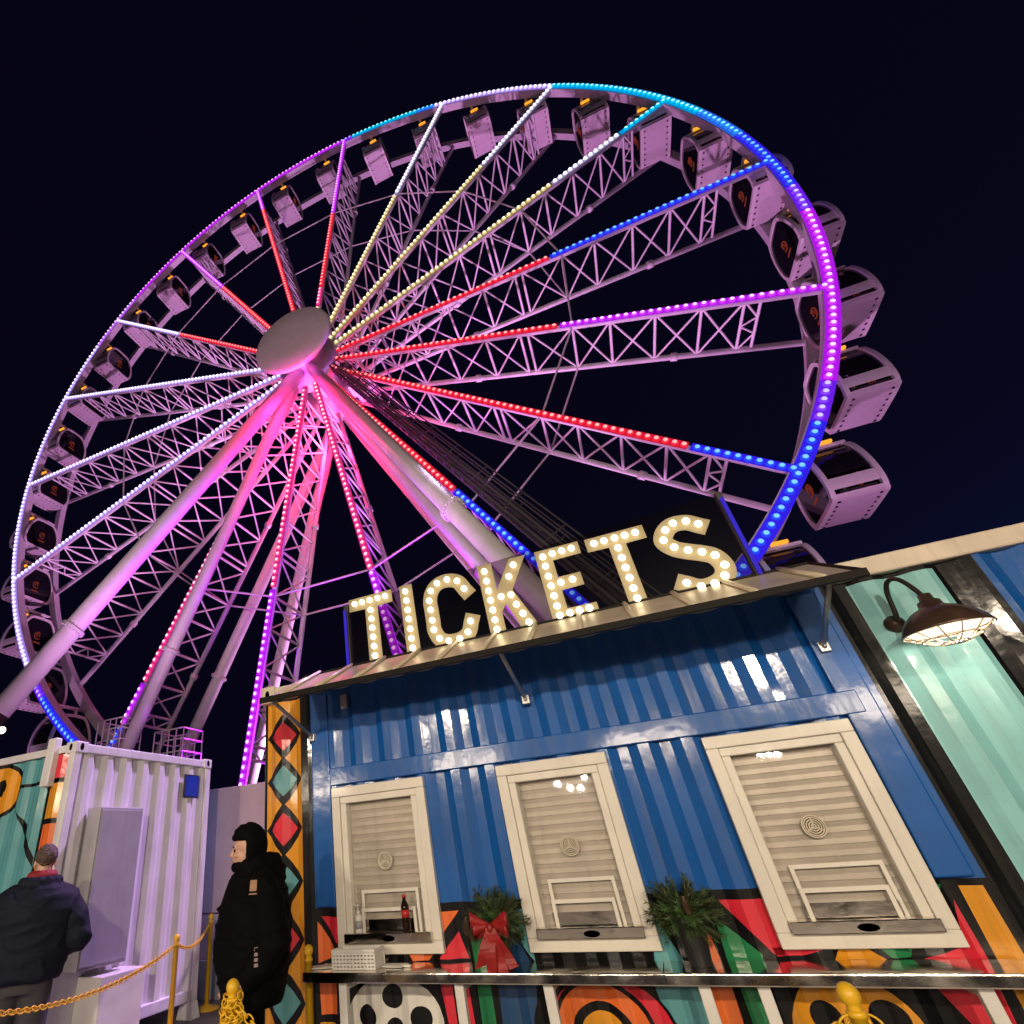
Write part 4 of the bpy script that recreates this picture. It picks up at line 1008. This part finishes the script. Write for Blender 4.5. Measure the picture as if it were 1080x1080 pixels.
def head(mb, c, pitch=0., turn=0.):
    """head centred on c (eye level), facing +x"""
    Rm = Matrix.Translation(c) @ Matrix.Rotation(turn, 4, 'Z') @ Matrix.Rotation(pitch, 4, 'Y')
    def b(p, r, sc): 
        t = MB(); t.ball((0, 0, 0), r, 18, 12, sc); mb.add([Rm @ (v + Vector(p)) for v in t.v], t.f)
    b((-.012, 0, .035), .1, (.98, .77, .86)); b((.018, 0, -.035), .078, (.95, .78, 1.02)); b((.045, 0, -.083), .036, (1, 1.1, .8))
    b((.070, 0, .018), .03, (.6, 1.7, .5)); b((.098, 0, -.022), .017, (.9, .75, 1.0)); b((.092, 0, -.005), .012, (.8, .8, 2.0)); b((.104, 0, -.030), .011, (1, 1.1, .8))
    b((.084, 0, -.057), .014, (.8, 1.7, .55)); b((.083, 0, -.069), .014, (.75, 1.5, .55)); b((.082, 0, -.090), .016, (.8, 1.2, .8))
    for s in (-1, 1): b((.060, s * .040, -.028), .026, (.8, .9, .8)); b((-.012, s * .076, -.012), .026, (.6, .35, 1.15))
    return Rm
def person(label, at, heading, build, sc=1.):
    root = bpy.data.objects.new('person', None); C.objects.link(root); tag(root, label, 'person'); root.location = (at[0], at[1], 0); root.rotation_euler = (0, 0, heading); root.scale = (sc, sc, sc)
    build(root); return root
def body_shape(mb, arms, legs, neck_lean=0., hd=(.03, 0, 1.575), pitch=0., turn=0.):
    loft(mb, [((0, 0, .86), .10, .15), ((0, 0, .93), .115, .17), ((0, 0, 1.06), .10, .145), ((0, 0, 1.22), .115, .165), ((0, 0, 1.34), .105, .185), ((0, 0, 1.40), .075, .14), ((.0, 0, 1.44), .055, .07)])
    limb(mb, [(0, 0, 1.40), (hd[0] * .5, hd[1] * .5, 1.47), (hd[0] - .02, hd[1], hd[2] - .04)], [.062, .056, .056])
    Rm = head(mb, Vector(hd), pitch, turn)
    for a in arms: limb(mb, a, [.052, .046, .040, .036, .028])
    for l in legs: limb(mb, l, [.085, .07, .055, .05, .042]); f = Vector(l[-1]); loft(mb, [(f + Vector((.06, 0, -.075)), .13, .042), (f + Vector((.05, 0, -.045)), .12, .042), (f + Vector((.01, 0, -.01)), .06, .04)])
    return Rm
def shoes(root, legs, m):
    s = MB()
    for l in legs: f = Vector(l[-1]); loft(s, [(f + Vector((.06, 0, -.085)), .15, .052), (f + Vector((.06, 0, -.06)), .15, .053), (f + Vector((.045, 0, -.03)), .125, .05), (f + Vector((.0, 0, .02)), .065, .05)])
    link_mesh('shoes', fuse(s, .009, 3), m, root)
def eyes(root, Rm):
    e = MB()
    for s in (-1, 1): e.ball(Rm @ Vector((.074, s * .033, .001)), .0095, 10, 8)
    link_mesh('eyes', mesh_of(e), M['eye'], root)
    e = MB()
    for s in (-1, 1): e.path([Rm @ Vector((.086, s * .018, .022)), Rm @ Vector((.086, s * .034, .027)), Rm @ Vector((.074, s * .050, .021))], [.0035, .004, .002], 6)
    link_mesh('eyebrows', mesh_of(e), M['dark_hair'], root)
def mesh_of(mb):
    me = bpy.data.meshes.new('m'); me.from_pydata([tuple(v) for v in mb.v], [], mb.f); return me
M['eye'] = mat('dark_eye', (.02, .014, .012), rough=.15, noise=.1)
M['dark_hair'] = mat('dark_hair', (.012, .009, .008), rough=.6, noise=.2)
M['lip'] = mat('lip', (.42, .16, .13), rough=.5, noise=.1)

def man_black(root):
    legs = [[(0, s * .09, .88), (.02 + .03 * s, s * .10, .68), (.03 + .05 * s, s * .10, .48), (.0 + .05 * s, s * .10, .28), (-.02 + .06 * s, s * .10, .09)] for s in (-1, 1)]
    arms = [[(-.03, s * .20, 1.36), (-.08, s * .255, 1.20), (-.10, s * .275, 1.08), (-.03, s * .265, .97), (.06, s * .235, .885)] for s in (-1, 1)]
    b = MB(); Rm = body_shape(b, arms, legs, hd=(.045, 0, 1.575), pitch=.04, turn=-.30)
    for s in (-1, 1): hand(b, (.06, s * .235, .885), (.45, -s * .05, -.9), (.6, -s * .7, .1), -s)
    link_mesh('body', fuse(b, .0062, 3, .4), M['skin'], root); eyes(root, Rm)
    j = MB()
    loft(j, [((-.02, 0, .74), .175, .225), ((-.02, 0, .80), .20, .24), ((-.02, 0, .98), .245, .262), ((-.02, 0, 1.12), .25, .268), ((-.03, 0, 1.26), .235, .272), ((-.03, 0, 1.36), .20, .255), ((-.015, 0, 1.43), .14, .18), ((.0, 0, 1.48), .095, .105)], 28)
    for a in arms: limb(j, a[:-1] + [tuple(Vector(a[-2]).lerp(Vector(a[-1]), .85))], [.105, .108, .104, .088, .066])
    # bunched hood collar behind the neck
    for k in range(9):
        a = radians(60 + 30 * k); j.ball((-.03 + .115 * cos(a), .12 * sin(a), 1.475 - .012 * cos(a)), .062, 12, 8)
    j.ball((-.14, 0, 1.42), .10, 14, 10, (1, 1.3, .9))
    # soft folds
    rf = random.Random(4)
    for k in range(16):
        a = rf.uniform(0, 2 * pi); z = rf.uniform(.85, 1.32); j.ball((.175 * cos(a), .235 * sin(a), z), rf.uniform(.035, .06), 10, 6, (1, 1.2, .5))
    jm = fuse(j, .012, 8); wrinkle(jm, .016, 6.5); link_mesh('jacket', jm, M['black_cloth'], root)
    h = MB()
    # hood pulled over the head, open at the face
    hc = Vector((.03, 0, 1.60))
    for k in range(40):
        for q in range(16):
            a = radians(84 + (276 - 84) * k / 39); el = radians(-62 + 152 * q / 15)
            p = Vector((.112 * cos(a) * cos(el) * 1.08, .098 * sin(a) * cos(el), .128 * sin(el))) + hc
            h.ball(p, .022, 8, 6)
    for k in range(15):      # brim over the forehead
        a = radians(-62 + 124 * k / 14); h.ball(hc + Vector((.098 * cos(a), .092 * sin(a), .052 + .0 * cos(a))), .022, 8, 6); h.ball(hc + Vector((.080 * cos(a), .080 * sin(a), .088)), .024, 8, 6); h.ball(hc + Vector((.05 * cos(a), .055 * sin(a), .112)), .024, 8, 6)
    for k in range(13):      # collar up to the chin
        a = radians(-180 + 360 * k / 12); h.ball((.035 + .078 * cos(a), .078 * sin(a), 1.474), .034, 10, 6)
    link_mesh('hood', fuse(h, .008, 5), M['black_cloth'], root)
    t = MB()
    for l in legs: limb(t, l[:-1] + [tuple(Vector(l[-2]).lerp(Vector(l[-1]), .85))], [.118, .108, .092, .082, .078])
    loft(t, [((0, 0, .78), .13, .18), ((0, 0, .94), .13, .18)])
    link_mesh('trousers', fuse(t, .012, 5), M['black_cloth'], root); shoes(root, legs, M['white_pl'])
    lp_ = MB(); q = Rm @ Vector((.0905, 0, -.063)); lp_.ball(q, .012, 10, 6, (.7, 1.6, .5)); link_mesh('lips', mesh_of(lp_), M['lip'], root)
    ml = Matrix.Translation((.030, .273, 1.357)) @ Matrix.Rotation(radians(48), 4, 'Z') @ Matrix.Rotation(radians(-6), 4, 'Y')
    pt = MB(); pt.bbox(-.012, .014, -.026, .026, -.022, .040, .003, ml); pt.bbox(-.012, .0135, -.030, .030, -.040, -.032, .002, ml)
    ml = Matrix.Translation((.012, .322, 1.005)) @ Matrix.Rotation(radians(42), 4, 'Z') @ Matrix.Rotation(radians(-10), 4, 'Y') @ Matrix.Rotation(radians(8), 4, 'X')
    pp = MB()
    for k in range(4): pp.bbox(-.008, .014, -.014, .014, -.05 + k * .026, -.032 + k * .026, .002, ml)
    link_mesh('sleeve_print', mesh_of(pp), M['print'], root)
    o = link_mesh('chest_patch', mesh_of(pt), M['patch'], root)
    for p in o.data.polygons: p.use_smooth = False
def man_navy(root):
    legs = [[(0, s * .09, .88), (.02, s * .105, .68), (.03, s * .11, .48), (.0, s * .11, .28), (-.02, s * .11, .09)] for s in (-1, 1)]
    arms = [[(-.01, s * .20, 1.335), (-.04, s * .295, 1.19), (-.04, s * .335, 1.07), (.10, s * .27, 1.02), (.24, s * .16, 1.05)] for s in (-1, 1)]
    b = MB(); Rm = body_shape(b, arms, legs, hd=(.05, 0, 1.575), pitch=.16, turn=.12)
    for s in (-1, 1): hand(b, (.24, s * .16, 1.05), (.8, -s * .6, .15), (-.1, -s * .3, -.9), s)
    link_mesh('body', fuse(b, .0062, 3, .4), M['skin'], root); eyes(root, Rm)
    hr = MB()
    for k in range(26):
        for q in range(11):
            a = radians(78 + 204 * k / 25); lo = -16 - 40 * max(0, -cos(a)) ** 1.5; el = radians(lo + (74 - lo) * q / 10)
            p = Vector((-.012 + .097 * cos(a) * cos(el), .077 * sin(a) * cos(el), .035 + .085 * sin(el))); hr.ball(Rm @ p, .0105 if q > 2 else .006 + .0015 * q, 7, 5)
    hm = fuse(hr, .0055, 2); ruffle(hm, .007, 38); link_mesh('hair', hm, M['hair_grey'], root)
    j = MB()
    loft(j, [((.0, 0, .83), .175, .235), ((.0, 0, .86), .195, .262), ((0, 0, .94), .20, .275), ((0, 0, 1.10), .205, .285), ((-.02, 0, 1.25), .21, .305), ((-.025, 0, 1.35), .18, .285), ((-.015, 0, 1.42), .125, .20), ((.0, 0, 1.46), .09, .10)], 28)
    for a in arms: limb(j, a[:-1] + [tuple(Vector(a[-2]).lerp(Vector(a[-1]), .9))], [.085, .100, .098, .082, .062])
    rf = random.Random(9)
    for k in range(18):
        a = rf.uniform(0, 2 * pi); z = rf.uniform(.93, 1.3); j.ball((.17 * cos(a), .22 * sin(a), z), rf.uniform(.03, .055), 10, 6, (1, 1.3, .4))
    jm = fuse(j, .012, 8); wrinkle(jm, .016, 6.); link_mesh('jacket', jm, M['navy'], root)
    hd = MB()               # hood hanging down the back
    loft(hd, [((-.15, 0, 1.20), .04, .05), ((-.16, 0, 1.25), .065, .12), ((-.14, 0, 1.33), .085, .165), ((-.10, 0, 1.40), .09, .165), ((-.05, 0, 1.445), .085, .14)], 20)
    for k in range(11):
        a = radians(40 + 28 * k); hd.ball((-.02 + .115 * cos(a), .125 * sin(a), 1.445), .04, 10, 6)
    link_mesh('hood', fuse(hd, .01, 4), M['navy'], root)
    cl = MB()
    for k in range(16):
        a = 2 * pi * k / 16; cl.ball((.012 + .085 * cos(a), .088 * sin(a), 1.485), .027, 10, 6); cl.ball((.012 + .078 * cos(a), .08 * sin(a), 1.505), .02, 10, 6)
    link_mesh('collar', fuse(cl, .007, 4), M['red_cloth'], root)
    t = MB()
    for l in legs: limb(t, l[:-1] + [tuple(Vector(l[-2]).lerp(Vector(l[-1]), .85))], [.118, .108, .095, .088, .085])
    loft(t, [((0, 0, .76), .13, .18), ((0, 0, .94), .13, .18)])
    link_mesh('trousers', fuse(t, .012, 5), M['grey_cloth'], root); shoes(root, legs, M['black_plastic'])
person('person in a black hooded jacket with small chest patch, standing by the diamond painted pillar', (-2.68, -.88), radians(226), man_black)
person('person seen from behind in a navy jacket with red collar, facing the teal mural', (-4.72, -.98), radians(138), man_navy, 1.03)


# ------------------------------------------------------------------ lights
def light(name, typ, loc, col, power, size=.2, aim=None, spot=None, blend=.4):
    l = bpy.data.lights.new(name, typ); l.color = col; l.energy = power
    if typ == 'AREA': l.shape = 'DISK'; l.size = size
    else: l.shadow_soft_size = size
    if typ == 'SPOT': l.spot_size = radians(spot); l.spot_blend = blend
    o = bpy.data.objects.new(name, l); C.objects.link(o); o.location = loc
    if aim is not None: o.rotation_euler = (Vector(aim) - Vector(loc)).to_track_quat('-Z', 'Y').to_euler()
    return o
WARM = (1., .74, .48)
# plaza floodlights on poles behind the photographer, and a lower row of stall lamps
WARM = (1., .82, .62)
for (x, p) in ((-5.0, 1300), (3.2, 2900), (7.5, 600)):
    light('plaza_floodlight', 'SPOT', (x, -12.5, 4.95), WARM, p, .16, (-1.0, 0, 1.2), 75)
for x, zz in ((-9.5, 3.3), (-4.6, 3.45), (.2, 3.3), (5.2, 3.5)):
    o = light('stall_lamp', 'AREA', (x, -12.0, zz), WARM, 150, .5, (x * .6 - .6, 0, 1.4)); o.data.shape = 'RECTANGLE'; o.data.size = 1.9; o.data.size_y = .35
# bulb in the gooseneck lamp
light('lamp_bulb', 'POINT', (LX, LY, LZ - .02), (1., .86, .66), 13, .05)
# coloured floodlights on the ground round the wheel, each aimed at a stretch of the rim
FL = (.80, .34, .80)
for (x, y, ax, az, pw, an) in ((-9, 5.5, -9, 42, 3500, 56), (-9.5, 5.5, -26, 34, 3000, 52), (-9.5, 5.5, -31, 21, 2000, 46), (-8, 5.5, 7, 36, 3000, 52), (-8, 5.5, 12, 22, 2000, 46),
                               (-9, 24, -9, 42, 25000, 70), (-14, 24, -26, 30, 25000, 70), (-4, 24, 8, 30, 23000, 70), (6.5, 6.5, 8.5, 13, 2600, 56), (-25, 8, -27, 16, 2200, 60)):
    light('wheel_flood_and_spill', 'SPOT', (x, y, 1.0), FL, pw, .4, (ax, 13, az), an, .8)
light('wheel_flood_and_spill', 'SPOT', (-13.5, 11.5, .8), (.50, .02, .95), 13000, .4, (-11.5, 9.5, 16), 70, .9)
light('wheel_flood_and_spill', 'SPOT', (-4, 11.5, .8), (.50, .02, .95), 13000, .4, (-6.5, 9.5, 16), 70, .9)
light('hub_led_fill', 'POINT', (-9.1, 10.2, 18.6), (1., .02, .16), 700, .4)  # unseen fill added for the red LEDs' glow on the legs
light('hub_led_fill', 'POINT', (-9.1, 13.6, 18.6), (1., .03, .17), 1200, .4)
light('plaza_floodlight', 'SPOT', (-6, -20, 5), (1., .72, .70), 9000, .3, (-9, 11, 19), 50)
# small lamps of the stalls across the plaza (they glint in the panes)
for x, z in ((-2.27, 2.65), (-1.98, 2.53), (-1.72, 2.50), (-1.55, 2.75), (2.45, 2.78), (2.62, 2.75), (2.78, 2.74)):
    light('stall_lamp', 'POINT', (x, -12., z), (1., .92, .8), 22, .05)
# added mid-air spot standing in for the wheel LEDs' purple spill on the container
light('wheel_flood_and_spill', 'SPOT', (-2.0, 8.0, 14.0), (.74, .46, 1.), 18000, .5, (-5.6, .9, 1.5), 34)
S.cycles.use_denoising = True
S.cycles.max_bounces = 6; S.cycles.transparent_max_bounces = 16
S.cycles.sample_clamp_indirect = 6
